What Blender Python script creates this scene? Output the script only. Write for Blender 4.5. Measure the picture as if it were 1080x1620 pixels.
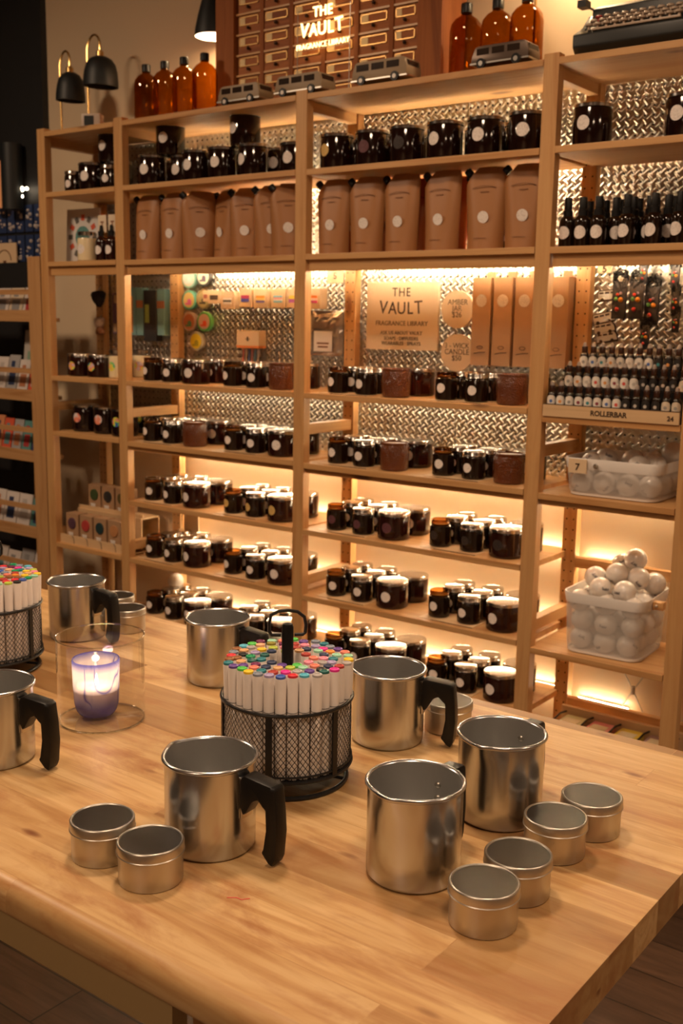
import bpy, bmesh, math, random
from mathutils import Vector, Matrix
random.seed(7)
C = bpy.context.scene.collection
PI = math.pi
sin, cos = math.sin, math.cos
for o in list(bpy.data.objects): bpy.data.objects.remove(o)

# ------------------------------------------------------------------ camera
scn = bpy.context.scene
cd = bpy.data.cameras.new('camera'); cam = bpy.data.objects.new('camera', cd); C.objects.link(cam)
YAW, PITCH, ROLL = 0.6435, 0.1755, 0.0170
fw = Vector((-sin(YAW)*cos(PITCH), cos(YAW)*cos(PITCH), -sin(PITCH)))
r0 = Vector((cos(YAW), sin(YAW), 0)); u0 = r0.cross(fw)
rt = cos(ROLL)*r0 + sin(ROLL)*u0; up = -sin(ROLL)*r0 + cos(ROLL)*u0
M = Matrix((rt, up, -fw)).transposed().to_4x4(); M.translation = Vector((3.0501, -2.6769, 1.5668))
cam.matrix_world = M
cd.sensor_fit = 'VERTICAL'; cd.sensor_height = 36.0; cd.lens = 1689.41/1620*36.0
cd.clip_start = 0.05; cd.clip_end = 50
cd.dof.use_dof = True; cd.dof.focus_distance = 1.5; cd.dof.aperture_fstop = 8.5
scn.camera = cam

# ------------------------------------------------------------------ world, exposure, lights
w = bpy.data.worlds.new('world'); scn.world = w; w.use_nodes = True
bg = w.node_tree.nodes['Background']; bg.inputs[0].default_value = (1.0, 0.72, 0.45, 1); bg.inputs[1].default_value = 0.02
vs = scn.view_settings
vs.view_transform = 'Standard'; vs.look = 'None'; vs.gamma = 1.0; vs.use_curve_mapping = False
vs.exposure = 0.0
WARM = (1.0, 0.71, 0.47)
STRIP = (1.0, 0.80, 0.52)
def area(name, loc, size, power, col=WARM, sy=None, rot=(0, 0, 0), spread=2.7):
    l = bpy.data.lights.new(name, 'AREA'); l.energy = power; l.color = col
    l.shape = 'RECTANGLE' if sy else 'SQUARE'; l.size = size
    if sy: l.size_y = sy
    l.spread = spread
    o = bpy.data.objects.new(name, l); o.location = loc; o.rotation_euler = rot; C.objects.link(o); return o
area('unseen_overhead_light', (1.75, -1.25, 3.15), 0.30, 21)
area('unseen_overhead_light', (3.1, -2.2, 3.15), 0.35, 14)
area('unseen_overhead_light', (-0.5, -1.9, 3.15), 0.35, 46, spread=3.14)
area('unseen_overhead_light', (4.1, -0.9, 3.15), 0.35, 16)  # unseen light added at the right to brighten the table's end face
area('unseen_overhead_light', (2.4, -4.4, 3.15), 0.9, 40)
STRIP_POWER = 2.6
def point(name, loc, power, rad, col=WARM):
    l = bpy.data.lights.new(name, 'POINT'); l.energy = power; l.color = col; l.shadow_soft_size = rad
    o = bpy.data.objects.new(name, l); o.location = loc; C.objects.link(o); return o

# ------------------------------------------------------------------ mesh helper
class MB:
    def __init__(s): s.v = []; s.f = []
    def add(s, vs, fs, M=None):
        n = len(s.v)
        for p in vs:
            s.v.append(tuple(M @ Vector(p)) if M is not None else tuple(p))
        for f in fs: s.f.append(tuple(i+n for i in f))
        return s
    def box(s, x0, x1, y0, y1, z0, z1, M=None):
        return s.add([(x0,y0,z0),(x1,y0,z0),(x1,y1,z0),(x0,y1,z0),(x0,y0,z1),(x1,y0,z1),(x1,y1,z1),(x0,y1,z1)],
                     [(0,3,2,1),(4,5,6,7),(0,1,5,4),(1,2,6,5),(2,3,7,6),(3,0,4,7)], M)
    def lathe(s, prof, n=32, M=None, close=False, rf=None, cap=True):
        vs = []; fs = []
        for r, z in prof:
            for k in range(n):
                a = 2*PI*k/n
                q = rf(a, r, z) if rf else r
                vs.append((q*cos(a), q*sin(a), z))
        m = len(prof)
        for i in range(m-1 if not close else m):
            j = (i+1) % m
            for k in range(n):
                k2 = (k+1) % n
                fs.append((i*n+k, i*n+k2, j*n+k2, j*n+k))
        if not close and cap:
            if prof[0][0] > 1e-6: fs.append(tuple(reversed(range(n))))
            if prof[-1][0] > 1e-6: fs.append(tuple((m-1)*n+k for k in range(n)))
        return s.add(vs, fs, M)
    def tube(s, pts, r, n=8, closed=False, M=None, flat=None):
        P = [Vector(p) for p in pts]; m = len(P); vs = []; fs = []
        prev = None
        for i in range(m):
            if closed: t = P[(i+1) % m]-P[i-1]
            else: t = P[min(i+1, m-1)]-P[max(i-1, 0)]
            t.normalize()
            if prev is None:
                a = Vector((0,0,1)) if abs(t.z) < 0.9 else Vector((1,0,0))
                nrm = t.cross(a).normalized()
            else:
                nrm = (prev - t*prev.dot(t)).normalized()
            prev = nrm; b = t.cross(nrm)
            rr = r[i] if isinstance(r, (list, tuple)) else r
            for k in range(n):
                a = 2*PI*k/n
                vs.append(P[i] + rr*(cos(a)*nrm + (flat or 1)*sin(a)*b))
        for i in range(m if closed else m-1):
            j = (i+1) % m
            for k in range(n):
                k2 = (k+1) % n; fs.append((i*n+k, i*n+k2, j*n+k2, j*n+k))
        if not closed:
            fs.append(tuple(reversed(range(n)))); fs.append(tuple((m-1)*n+k for k in range(n)))
        return s.add(vs, fs, M)
    def prism(s, poly, h0, h1, M=None):          # poly in xz plane, extruded along y
        n = len(poly)
        vs = [(x, h0, z) for x, z in poly] + [(x, h1, z) for x, z in poly]
        fs = [tuple(range(n)), tuple(reversed(range(n, 2*n)))]
        for k in range(n):
            k2 = (k+1) % n; fs.append((k, k+n, k2+n, k2))
        return s.add(vs, fs, M)
    def sphere(s, r, c=(0,0,0), n=20, m=12, sz=1, jit=0):
        vs = [(c[0], c[1], c[2]-r*sz)]; fs = []
        for i in range(1, m):
            t = -PI/2 + PI*i/m
            for k in range(n):
                a = 2*PI*k/n; q = r*(1+random.uniform(-jit, jit))
                vs.append((c[0]+q*cos(t)*cos(a), c[1]+q*cos(t)*sin(a), c[2]+q*sz*sin(t)))
        vs.append((c[0], c[1], c[2]+r*sz)); L = len(vs)-1
        for k in range(n):
            k2 = (k+1) % n
            fs.append((0, 1+k2, 1+k)); fs.append((L, 1+(m-2)*n+k, 1+(m-2)*n+k2))
            for i in range(m-2): fs.append((1+i*n+k, 1+i*n+k2, 1+(i+1)*n+k2, 1+(i+1)*n+k))
        return s.add(vs, fs)
    def mesh(s, name, mat, smooth=True, bevel=0, ang=0.6):
        me = bpy.data.meshes.new(name); me.from_pydata(s.v, [], s.f)
        bm = bmesh.new(); bm.from_mesh(me)
        bmesh.ops.recalc_face_normals(bm, faces=bm.faces)
        if bevel:
            ed = [e for e in bm.edges if len(e.link_faces) == 2 and e.calc_face_angle(0) > 0.5]
            bmesh.ops.bevel(bm, geom=ed, offset=bevel, segments=2, profile=0.6, affect='EDGES', clamp_overlap=True)
        bm.to_mesh(me); bm.free()
        if smooth:
            me.shade_smooth(); me.set_sharp_from_angle(angle=ang)
        if mat:
            for mm in (mat if isinstance(mat, list) else [mat]): me.materials.append(mm)
        return me
    def build(s, name, mat, parent=None, loc=(0,0,0), rot=(0,0,0), smooth=True, bevel=0, ang=0.6):
        return put(name, s.mesh(name, mat, smooth, bevel, ang), parent, loc, rot)
def put(name, me, parent=None, loc=(0,0,0), rot=(0,0,0)):
    o = bpy.data.objects.new(name, me); C.objects.link(o); o.parent = parent
    o.location = loc; o.rotation_euler = rot; return o
def tag(o, label, cat=None, group=None, kind=None):
    if label: o['label'] = label
    if cat: o['category'] = cat
    if group: o['group'] = group
    if kind: o['kind'] = kind
    return o
def thing(name, label, cat, loc=(0,0,0), rz=0, group=None, kind=None):
    o = bpy.data.objects.new(name, None); o.empty_display_size = 0.02; C.objects.link(o)
    o.location = loc; o.rotation_euler = (0, 0, rz)
    return tag(o, label, cat, group, kind)
def struct(o): o['kind'] = 'structure'; return o
def dup(root, loc, rz=None, label=None, group=None, rot=None):
    r = root.copy(); C.objects.link(r); r.location = loc
    if rz is not None: r.rotation_euler = (0, 0, rz)
    if rot is not None: r.rotation_euler = rot
    if label: r['label'] = label
    if group: r['group'] = group
    for ch in root.children:
        c = ch.copy(); C.objects.link(c); c.parent = r
        for g in ch.children:
            d = g.copy(); C.objects.link(d); d.parent = c
    return r
class Proto:
    """build once, place the first one itself, then copies"""
    def __init__(s, maker): s.maker = maker; s.o = None
    def __call__(s, loc, rz, label, group=None, rot=None):
        if s.o is None:
            s.o = s.maker(); s.o.location = loc
            s.o.rotation_euler = rot if rot is not None else (0, 0, rz)
            s.o['label'] = label
            if group: s.o['group'] = group
            return s.o
        return dup(s.o, loc, rz, label, group, rot)
def RX(a): return Matrix.Rotation(a, 4, 'X')
def RY(a): return Matrix.Rotation(a, 4, 'Y')
def RZ(a): return Matrix.Rotation(a, 4, 'Z')
def T(x, y, z): return Matrix.Translation((x, y, z))
def text(name, body, size, mat, parent=None, loc=(0,0,0), rot=(PI/2,0,0), extrude=0.0004, align='CENTER', sx=1.0, offset=0.0, spacing=1.0):
    cu = bpy.data.curves.new(name, 'FONT'); cu.body = body; cu.size = size; cu.align_x = align; cu.align_y = 'CENTER'
    cu.extrude = extrude; cu.offset = offset; cu.space_character = spacing; cu.resolution_u = 3
    t = bpy.data.objects.new(name+'_curve', cu); C.objects.link(t)
    bpy.context.view_layer.update()
    me = bpy.data.meshes.new_from_object(t.evaluated_get(bpy.context.evaluated_depsgraph_get()))
    bpy.data.objects.remove(t); bpy.data.curves.remove(cu)
    me.materials.clear(); me.materials.append(mat)
    o = put(name, me, parent, loc, rot); o.scale = (sx, 1, 1); return o

# ------------------------------------------------------------------ materials
def nt(name):
    m = bpy.data.materials.new(name); m.use_nodes = True; t = m.node_tree
    return m, t, t.nodes['Principled BSDF']
def setp(b, **k):
    for a, v in k.items():
        n = {'color':'Base Color','rough':'Roughness','metal':'Metallic','trans':'Transmission Weight','ior':'IOR','coat':'Coat Weight','coatr':'Coat Roughness',
             'emis':'Emission Color','es':'Emission Strength','sss':'Subsurface Weight','aniso':'Anisotropic','alpha':'Alpha','spec':'Specular IOR Level','sheen':'Sheen Weight'}[a]
        if a in ('color','emis') and len(v) == 3: v = (*v, 1)
        b.inputs[n].default_value = v
def mat(name, color, rough=0.5, **k):
    m, t, b = nt(name); setp(b, color=color, rough=rough, **k)
    if 'sss' in k: b.inputs['Subsurface Radius'].default_value = (0.02, 0.012, 0.006)
    return m
def N(t, typ, **k):
    n = t.nodes.new(typ)
    for a, v in k.items(): setattr(n, a, v)
    return n
def math_(t, op, a, b=None, c=None):
    n = N(t, 'ShaderNodeMath', operation=op)
    for i, x in enumerate((a, b, c)):
        if x is None: continue
        if isinstance(x, (int, float)): n.inputs[i].default_value = x
        else: t.links.new(x, n.inputs[i])
    return n.outputs[0]
def ramp(t, fac, stops):
    n = N(t, 'ShaderNodeValToRGB'); e = n.color_ramp.elements
    while len(e) < len(stops): e.new(0.5)
    for i, (p, c) in enumerate(stops): e[i].position = p; e[i].color = (*c, 1)
    t.links.new(fac, n.inputs[0]); return n.outputs[0]
def mix(t, fac, a, b, mode='MIX'):
    n = N(t, 'ShaderNodeMix', data_type='RGBA', blend_type=mode)
    for s, x in ((0, fac), (6, a), (7, b)):
        if isinstance(x, (int, float)): n.inputs[s].default_value = x
        elif isinstance(x, tuple): n.inputs[s].default_value = (*x, 1)
        else: t.links.new(x, n.inputs[s])
    return n.outputs[2]
def coords(t, scale, rnd=True):
    tc = N(t, 'ShaderNodeTexCoord'); src = tc.outputs['Object']
    if rnd:
        oi = N(t, 'ShaderNodeObjectInfo'); v = N(t, 'ShaderNodeVectorMath', operation='SCALE')
        cx = N(t, 'ShaderNodeCombineXYZ')
        for i in range(3): t.links.new(oi.outputs['Random'], cx.inputs[i])
        t.links.new(cx.outputs[0], v.inputs[0]); v.inputs['Scale'].default_value = 17.3
        a = N(t, 'ShaderNodeVectorMath', operation='ADD'); t.links.new(src, a.inputs[0]); t.links.new(v.outputs[0], a.inputs[1]); src = a.outputs[0]
    m = N(t, 'ShaderNodeMapping'); m.inputs['Scale'].default_value = scale; t.links.new(src, m.inputs['Vector'])
    return m.outputs[0]
def noise(t, vec, scale, detail=4, dist=0.0, rough=0.55):
    n = N(t, 'ShaderNodeTexNoise'); n.inputs['Scale'].default_value = scale; n.inputs['Detail'].default_value = detail
    n.inputs['Distortion'].default_value = dist; n.inputs['Roughness'].default_value = rough
    t.links.new(vec, n.inputs['Vector']); return n.outputs['Fac']
def bump(t, b, h, strength=0.2, dist=0.002):
    n = N(t, 'ShaderNodeBump'); n.inputs['Strength'].default_value = strength; n.inputs['Distance'].default_value = dist
    t.links.new(h, n.inputs['Height']); t.links.new(n.outputs[0], b.inputs['Normal'])
def wood(name, axis, c1, c2, dark, rough=0.5, knots=0.10):
    m, t, b = nt(name)
    sc = [14, 14, 14]; sc[axis] = 0.9
    v = coords(t, sc)
    g = noise(t, v, 1.6, 5, 1.2)
    col = ramp(t, g, [(0.30, c2), (0.52, c1), (0.75, tuple(0.5*(a+b_) for a, b_ in zip(c1, c2)))])
    sc2 = [60, 60, 60]; sc2[axis] = 2.0
    f = noise(t, coords(t, sc2), 2.0, 3)
    col = mix(t, math_(t, 'MULTIPLY', math_(t, 'SUBTRACT', f, 0.42), 0.9), col, c2)
    sk = [5.0, 5.0, 5.0]; sk[axis] = 2.2
    vo = N(t, 'ShaderNodeTexVoronoi'); vo.inputs['Scale'].default_value = 1.0; t.links.new(coords(t, sk), vo.inputs['Vector'])
    k = ramp(t, vo.outputs['Distance'], [(0.0, (1,1,1)), (knots*0.55, (0.8,0.8,0.8)), (knots, (0,0,0))])
    col = mix(t, k, col, dark)
    t.links.new(col, b.inputs['Base Color']); setp(b, rough=rough)
    bump(t, b, g, 0.12, 0.001)
    return m
P1c, P2c, PD = (0.58, 0.33, 0.135), (0.44, 0.205, 0.065), (0.13, 0.045, 0.015)
PINE = [wood('pine_grain_x', 0, P1c, P2c, PD), wood('pine_grain_y', 1, P1c, P2c, PD), wood('pine_grain_z', 2, P1c, P2c, PD)]
OLD = wood('rack_wood', 2, (0.50, 0.28, 0.12), (0.36, 0.17, 0.06), PD)
OLDX = wood('rack_wood_x', 0, (0.50, 0.28, 0.12), (0.36, 0.17, 0.06), PD)
CAB = wood('cabinet_wood', 0, (0.36, 0.115, 0.026), (0.21, 0.058, 0.012), (0.06, 0.02, 0.01), 0.72, 0.02)
CABZ = wood('cabinet_wood_z', 2, (0.36, 0.115, 0.026), (0.21, 0.058, 0.012), (0.06, 0.02, 0.01), 0.72, 0.02)
PLY = wood('plywood', 0, (0.66, 0.45, 0.25), (0.55, 0.36, 0.19), (0.4, 0.22, 0.1), 0.55, 0.01)

def butcher():
    m, t, b = nt('butcher_block')
    tc = N(t, 'ShaderNodeTexCoord')
    br = N(t, 'ShaderNodeTexBrick'); br.offset = 0.5; br.offset_frequency = 2; br.squash = 1
    br.inputs['Scale'].default_value = 1.0; br.inputs['Mortar Size'].default_value = 0.0006; br.inputs['Mortar Smooth'].default_value = 0.1
    br.inputs['Brick Width'].default_value = 0.95; br.inputs['Row Height'].default_value = 0.072; br.inputs['Bias'].default_value = 0.0
    br.inputs['Color1'].default_value = (0, 0, 0, 1); br.inputs['Color2'].default_value = (1, 1, 1, 1); br.inputs['Mortar'].default_value = (0.35, 0.35, 0.35, 1)
    mp = N(t, 'ShaderNodeMapping'); mp.inputs['Location'].default_value = (0.33, 0.02, 0); t.links.new(tc.outputs['Object'], mp.inputs['Vector'])
    t.links.new(mp.outputs[0], br.inputs['Vector'])
    plank = br.outputs['Color']
    # per-plank grain offset
    add = N(t, 'ShaderNodeVectorMath', operation='MULTIPLY_ADD'); t.links.new(plank, add.inputs[0]); add.inputs[1].default_value = (7, 3, 5); t.links.new(tc.outputs['Object'], add.inputs[2])
    m1 = N(t, 'ShaderNodeMapping'); m1.inputs['Scale'].default_value = (1.7, 15, 15); t.links.new(add.outputs[0], m1.inputs['Vector'])
    g = noise(t, m1.outputs[0], 1.5, 5, 1.5)
    col = ramp(t, g, [(0.28, (0.42, 0.215, 0.080)), (0.46, (0.56, 0.345, 0.150)), (0.62, (0.64, 0.430, 0.210)), (0.8, (0.57, 0.360, 0.160))])
    col = mix(t, 0.9, col, ramp(t, plank, [(0.0, (0.38, 0.29, 0.21)), (0.28, (0.72, 0.64, 0.54)), (0.5, (0.93, 0.90, 0.86)), (1.0, (1.06, 1.06, 1.04))]), 'MULTIPLY')
    m2 = N(t, 'ShaderNodeMapping'); m2.inputs['Scale'].default_value = (5, 70, 70); t.links.new(add.outputs[0], m2.inputs['Vector'])
    f = noise(t, m2.outputs[0], 1.5, 3)
    col = mix(t, math_(t, 'MULTIPLY', math_(t, 'MAXIMUM', math_(t, 'SUBTRACT', f, 0.5), 0.0), 1.8), col, (0.36, 0.16, 0.05))
    # mineral streaks and reddish stains
    m3 = N(t, 'ShaderNodeMapping'); m3.inputs['Scale'].default_value = (3.2, 9, 9); t.links.new(tc.outputs['Object'], m3.inputs['Vector'])
    s = noise(t, m3.outputs[0], 1.3, 6, 0.6, 0.65)
    col = mix(t, ramp(t, s, [(0.51, (0,0,0)), (0.70, (0.8,0.8,0.8))]), col, (0.32, 0.115, 0.035))
    m4 = N(t, 'ShaderNodeMapping'); m4.inputs['Scale'].default_value = (9, 26, 26); t.links.new(tc.outputs['Object'], m4.inputs['Vector'])
    vo = N(t, 'ShaderNodeTexVoronoi'); vo.inputs['Scale'].default_value = 1.0; t.links.new(m4.outputs[0], vo.inputs['Vector'])
    wn = N(t, 'ShaderNodeTexWhiteNoise'); t.links.new(vo.outputs['Position'], wn.inputs['Vector'])
    keep = math_(t, 'GREATER_THAN', wn.outputs['Value'], 0.86)
    fl = math_(t, 'MULTIPLY', keep, ramp(t, vo.outputs['Distance'], [(0.0, (1,1,1)), (0.10, (0.7,0.7,0.7)), (0.2, (0,0,0))]))
    col = mix(t, fl, col, (0.17, 0.05, 0.015))
    t.links.new(col, b.inputs['Base Color'])
    t.links.new(ramp(t, g, [(0.3, (0.36,)*3), (0.7, (0.46,)*3)]), b.inputs['Roughness'])
    bump(t, b, f, 0.08, 0.0006)
    return m
BUTCHER = butcher()

def floor_mat():
    m, t, b = nt('floor_planks')
    tc = N(t, 'ShaderNodeTexCoord')
    br = N(t, 'ShaderNodeTexBrick'); br.offset = 0.37
    br.inputs['Scale'].default_value = 1; br.inputs['Brick Width'].default_value = 1.2; br.inputs['Row Height'].default_value = 0.15; br.inputs['Mortar Size'].default_value = 0.002
    br.inputs['Color1'].default_value = (0.060, 0.034, 0.020, 1); br.inputs['Color2'].default_value = (0.12, 0.070, 0.042, 1); br.inputs['Mortar'].default_value = (0.01, 0.006, 0.004, 1)
    t.links.new(tc.outputs['Object'], br.inputs['Vector'])
    mp = N(t, 'ShaderNodeMapping'); mp.inputs['Scale'].default_value = (3, 30, 1); t.links.new(tc.outputs['Object'], mp.inputs['Vector'])
    g = noise(t, mp.outputs[0], 1.5, 5, 0.8)
    col = mix(t, 0.8, br.outputs['Color'], ramp(t, g, [(0.3, (0.5,0.45,0.4)), (0.7, (1.25,1.15,1.1))]), 'MULTIPLY')
    t.links.new(col, b.inputs['Base Color']); setp(b, rough=0.5); return m
def plaster(name, col, rough=0.8):
    m, t, b = nt(name); tc = N(t, 'ShaderNodeTexCoord')
    g = noise(t, tc.outputs['Object'], 60, 3); bump(t, b, g, 0.05, 0.001)
    setp(b, color=col, rough=rough); return m
CREAM = plaster('cream_wall_paint', (0.70, 0.55, 0.37), 0.75)
DARKW = plaster('dark_wall_paint', (0.012, 0.012, 0.013), 0.6)
CEILM = plaster('ceiling_paint', (0.38, 0.27, 0.19), 0.9)
ROOMM = plaster('room_wall_paint', (0.42, 0.31, 0.22), 0.85)

def tread():
    m, t, b = nt('embossed_pegboard')
    tc = N(t, 'ShaderNodeTexCoord'); sp = N(t, 'ShaderNodeSeparateXYZ'); t.links.new(tc.outputs['Object'], sp.inputs[0])
    p = 0.0254
    X = math_(t, 'DIVIDE', sp.outputs[0], p); Z = math_(t, 'DIVIDE', sp.outputs[2], p)
    def cell(ox, oz):
        a = math_(t, 'ADD', X, ox); c = math_(t, 'ADD', Z, oz)
        ia = math_(t, 'FLOOR', a); ic = math_(t, 'FLOOR', c)
        return math_(t, 'SUBTRACT', math_(t, 'SUBTRACT', a, ia), 0.5), math_(t, 'SUBTRACT', math_(t, 'SUBTRACT', c, ic), 0.5), ia, ic
    u, v, _, _ = cell(0, 0)
    d = math_(t, 'SQRT', math_(t, 'ADD', math_(t, 'MULTIPLY', u, u), math_(t, 'MULTIPLY', v, v)))
    hole = math_(t, 'LESS_THAN', d, 0.135)
    def loz(ox, oz, sg, half=0.42, wid=0.13):
        u, v, _, _ = cell(ox, oz)
        s_ = math_(t, 'MULTIPLY', math_(t, 'ADD', u, math_(t, 'MULTIPLY', v, sg)), 0.7071/half)
        q_ = math_(t, 'MULTIPLY', math_(t, 'SUBTRACT', v, math_(t, 'MULTIPLY', u, sg)), 0.7071/wid)
        h = math_(t, 'SUBTRACT', 1.0, math_(t, 'ADD', math_(t, 'MULTIPLY', s_, s_), math_(t, 'MULTIPLY', q_, q_)))
        return math_(t, 'MAXIMUM', h, 0.0)
    h = math_(t, 'ADD', loz(0.5, 0.0, 1.0), loz(0.0, 0.5, -1.0))
    h = math_(t, 'SQRT', h)
    rim = math_(t, 'MAXIMUM', math_(t, 'SUBTRACT', 1.0, math_(t, 'DIVIDE', d, 0.2)), 0.0)
    h = math_(t, 'SUBTRACT', h, math_(t, 'MULTIPLY', rim, 1.2))
    bump(t, b, h, 1.0, 0.0036)
    g = noise(t, tc.outputs['Object'], 14, 4)
    col = mix(t, hole, ramp(t, g, [(0.3, (0.50, 0.45, 0.38)), (0.7, (0.66, 0.61, 0.53))]), (0.012, 0.008, 0.006))
    t.links.new(col, b.inputs['Base Color'])
    t.links.new(math_(t, 'SUBTRACT', 0.95, math_(t, 'MULTIPLY', hole, 0.95)), b.inputs['Metallic'])
    setp(b, rough=0.30); return m
TREAD = tread()

def brushed(name, col, rough, vert=True):
    m, t, b = nt(name)
    v = coords(t, (140, 140, 3) if vert else (1, 1, 1))
    g = noise(t, v, 2.0, 3)
    v2 = coords(t, (10, 10, 1.5)); g2 = noise(t, v2, 1.2, 3, 0.5)
    c = mix(t, math_(t, 'MULTIPLY', g2, 0.6), col, tuple(x*0.72 for x in col))
    t.links.new(c, b.inputs['Base Color'])
    t.links.new(ramp(t, g2, [(0.3, (rough*0.85,)*3), (0.7, (rough*1.2,)*3)]), b.inputs['Roughness'])
    setp(b, metal=1.0); bump(t, b, g, 0.03, 0.0004); return m
ALU = brushed('brushed_aluminium', (0.60, 0.615, 0.635), 0.22)
ALUIN = mat('dull_aluminium_inside', (0.50, 0.495, 0.48), 0.36, metal=0.80)
TIN = mat('tin_plate', (0.56, 0.53, 0.48), 0.36, metal=1.0)
TIN_REFLECT = mat('tin_lid_reflection_tint', (0.64, 0.49, 0.37), 0.50, metal=1.0)  # brown ceiling reflection put into the lid colour
LID = mat('silver_jar_lid', (0.60, 0.58, 0.55), 0.17, metal=1.0)
BLACK = mat('black_plastic', (0.006, 0.0055, 0.0055), 0.40, spec=0.28)
BLACKM = mat('black_wire', (0.015, 0.014, 0.014), 0.4, metal=0.3)
BRASS = mat('brass', (0.75, 0.48, 0.18), 0.25, metal=1.0)
STEEL = mat('steel', (0.6, 0.57, 0.52), 0.3, metal=1.0)
JAR = mat('amber_jar_glass', (0.011, 0.0045, 0.002), 0.10, coat=0.1, coatr=0.03)
JARB = mat('large_amber_jar_glass', (0.020, 0.0045, 0.0025), 0.09, coat=0.15, coatr=0.03)
WAX = mat('candle_wax', (0.80, 0.62, 0.38), 0.5)
def ribbed():
    m, t, b = nt('textured_amber_glass'); v = coords(t, (1, 1, 1))
    vo = N(t, 'ShaderNodeTexVoronoi'); vo.inputs['Scale'].default_value = 230; t.links.new(v, vo.inputs['Vector'])
    bump(t, b, vo.outputs['Distance'], 0.7, 0.003); setp(b, color=(0.115, 0.028, 0.008), rough=0.13, coat=0.6); return m
RIB = ribbed()
def paper_label(name, base, ink):
    m, t, b = nt(name); v = coords(t, (1, 1, 1))
    g = noise(t, v, 230, 2); f = ramp(t, g, [(0.52, (0,0,0)), (0.62, (0.35,0.35,0.35))])
    t.links.new(mix(t, f, base, ink), b.inputs['Base Color']); setp(b, rough=0.6); return m
LAB = {'white': paper_label('white_label_paper', (0.80, 0.74, 0.70), (0.35, 0.3, 0.28)),
       'gold': paper_label('gold_label_paper', (0.62, 0.42, 0.14), (0.3, 0.18, 0.05)),
       'plum': paper_label('plum_label_paper', (0.10, 0.030, 0.040), (0.2, 0.1, 0.1)),
       'dark': paper_label('dark_label_paper', (0.020, 0.013, 0.012), (0.08, 0.05, 0.04))}
def rainbow(name, cols):
    m, t, b = nt(name); v = coords(t, (1, 1, 1), True)
    g = noise(t, v, 38, 1); n = len(cols)
    r = ramp(t, g, [(0.30+0.4*i/n, c) for i, c in enumerate(cols)]); t.nodes[-1]
    t.links.new(r, b.inputs['Base Color']); setp(b, rough=0.4); return m
LAB['rainbow'] = rainbow('rainbow_label', [(0.05,0.1,0.5), (0.1,0.6,0.2), (0.8,0.8,0.1), (0.8,0.25,0.1), (0.6,0.5,0.6)])
LAB['coral'] = rainbow('coral_label', [(0.1,0.08,0.3), (0.8,0.2,0.1), (0.8,0.35,0.25), (0.7,0.6,0.6)])
CREAMJ = mat('cream_wax_jar', (0.78, 0.66, 0.42), 0.25, coat=0.4)
WHITE = mat('white_plastic', (0.78, 0.74, 0.70), 0.4)
KRAFT = mat('kraft_paper', (0.38, 0.225, 0.12), 0.7)
KRAFTD = mat('kraft_pouch_paper', (0.34, 0.150, 0.052), 0.5)
KRAFTL = mat('light_kraft_card', (0.72, 0.53, 0.33), 0.7)
INK = mat('brown_ink', (0.045, 0.022, 0.010), 0.6)
INKP = mat('faint_print', (0.16, 0.07, 0.03), 0.6)
KRAFT_LIT = mat('orange_lit_pouch_tint', (0.55, 0.16, 0.035), 0.45)  # kraft pouch with the orange light of the gaps put into its colour
def glass(name, col, rough=0.0, ior=1.45):
    m, t, b = nt(name); setp(b, color=col, rough=rough, trans=1.0, ior=ior); return m
def thin_glass(name, col, gl=(0.9, 0.9, 0.9), f0=0.04, fmax=0.75, rough=0.02):
    m = bpy.data.materials.new(name); m.use_nodes = True; t = m.node_tree; t.nodes.clear()
    out = N(t, 'ShaderNodeOutputMaterial'); tr = N(t, 'ShaderNodeBsdfTransparent'); g = N(t, 'ShaderNodeBsdfGlossy'); mx = N(t, 'ShaderNodeMixShader')
    tr.inputs[0].default_value = (*col, 1); g.inputs[0].default_value = (*gl, 1); g.inputs['Roughness'].default_value = rough
    lw = N(t, 'ShaderNodeLayerWeight'); lw.inputs['Blend'].default_value = 0.5
    p = math_(t, 'POWER', lw.outputs['Facing'], 4.0)
    t.links.new(math_(t, 'ADD', math_(t, 'MULTIPLY', p, fmax), f0), mx.inputs[0])
    t.links.new(tr.outputs[0], mx.inputs[1]); t.links.new(g.outputs[0], mx.inputs[2]); t.links.new(mx.outputs[0], out.inputs[0]); return m
CLEAR = thin_glass('clear_glass', (0.955, 0.96, 0.955), (1, 1, 1), 0.05, 0.9)
NECK = thin_glass('amber_glass_neck', (0.30, 0.13, 0.028), (0.9, 0.7, 0.5))
AMBER = thin_glass('amber_bottle_glass', (0.56, 0.28, 0.028), (0.9, 0.7, 0.5), 0.05, 0.6)
COL = {}
def colour(name, c, rough=0.45):
    if name not in COL: COL[name] = mat(name, c, rough)
    return COL[name]

# ------------------------------------------------------------------ room shell
def wallbox(name, x0, x1, y0, y1, z0, z1, m): return struct(MB().box(x0, x1, y0, y1, z0, z1).build(name, m, smooth=False))
wallbox('floor', -2.6, 5.0, -5.6, 0.45, -0.05, 0.0, floor_mat())
wallbox('ceiling', -2.6, 5.0, -5.6, 0.45, 3.2, 3.25, CEILM)
wallbox('wall_back', -0.775, 5.0, 0.33, 0.45, 0.0, 3.2, CREAM)
wallbox('wall_back_dark', -2.6, -0.775, 0.30, 0.45, 0.0, 3.2, DARKW)
wallbox('wall_left', -2.65, -2.6, -5.6, 0.45, 0.0, 3.2, DARKW)
wallbox('wall_right', 5.0, 5.05, -5.6, 0.45, 0.0, 3.2, ROOMM)
wallbox('wall_front', -2.6, 5.0, -5.65, -5.6, 0.0, 3.2, ROOMM)
# embossed metal pegboard panels on the back wall
wallbox('trim_1', -0.44, 0.035, 0.306, 0.312, 1.10, 2.238, TREAD)
wallbox('trim_2', 0.038, 1.272, 0.306, 0.312, 1.10, 2.238, TREAD)
wallbox('trim_3', 1.275, 2.60, 0.306, 0.312, 1.10, 2.238, TREAD)

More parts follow.
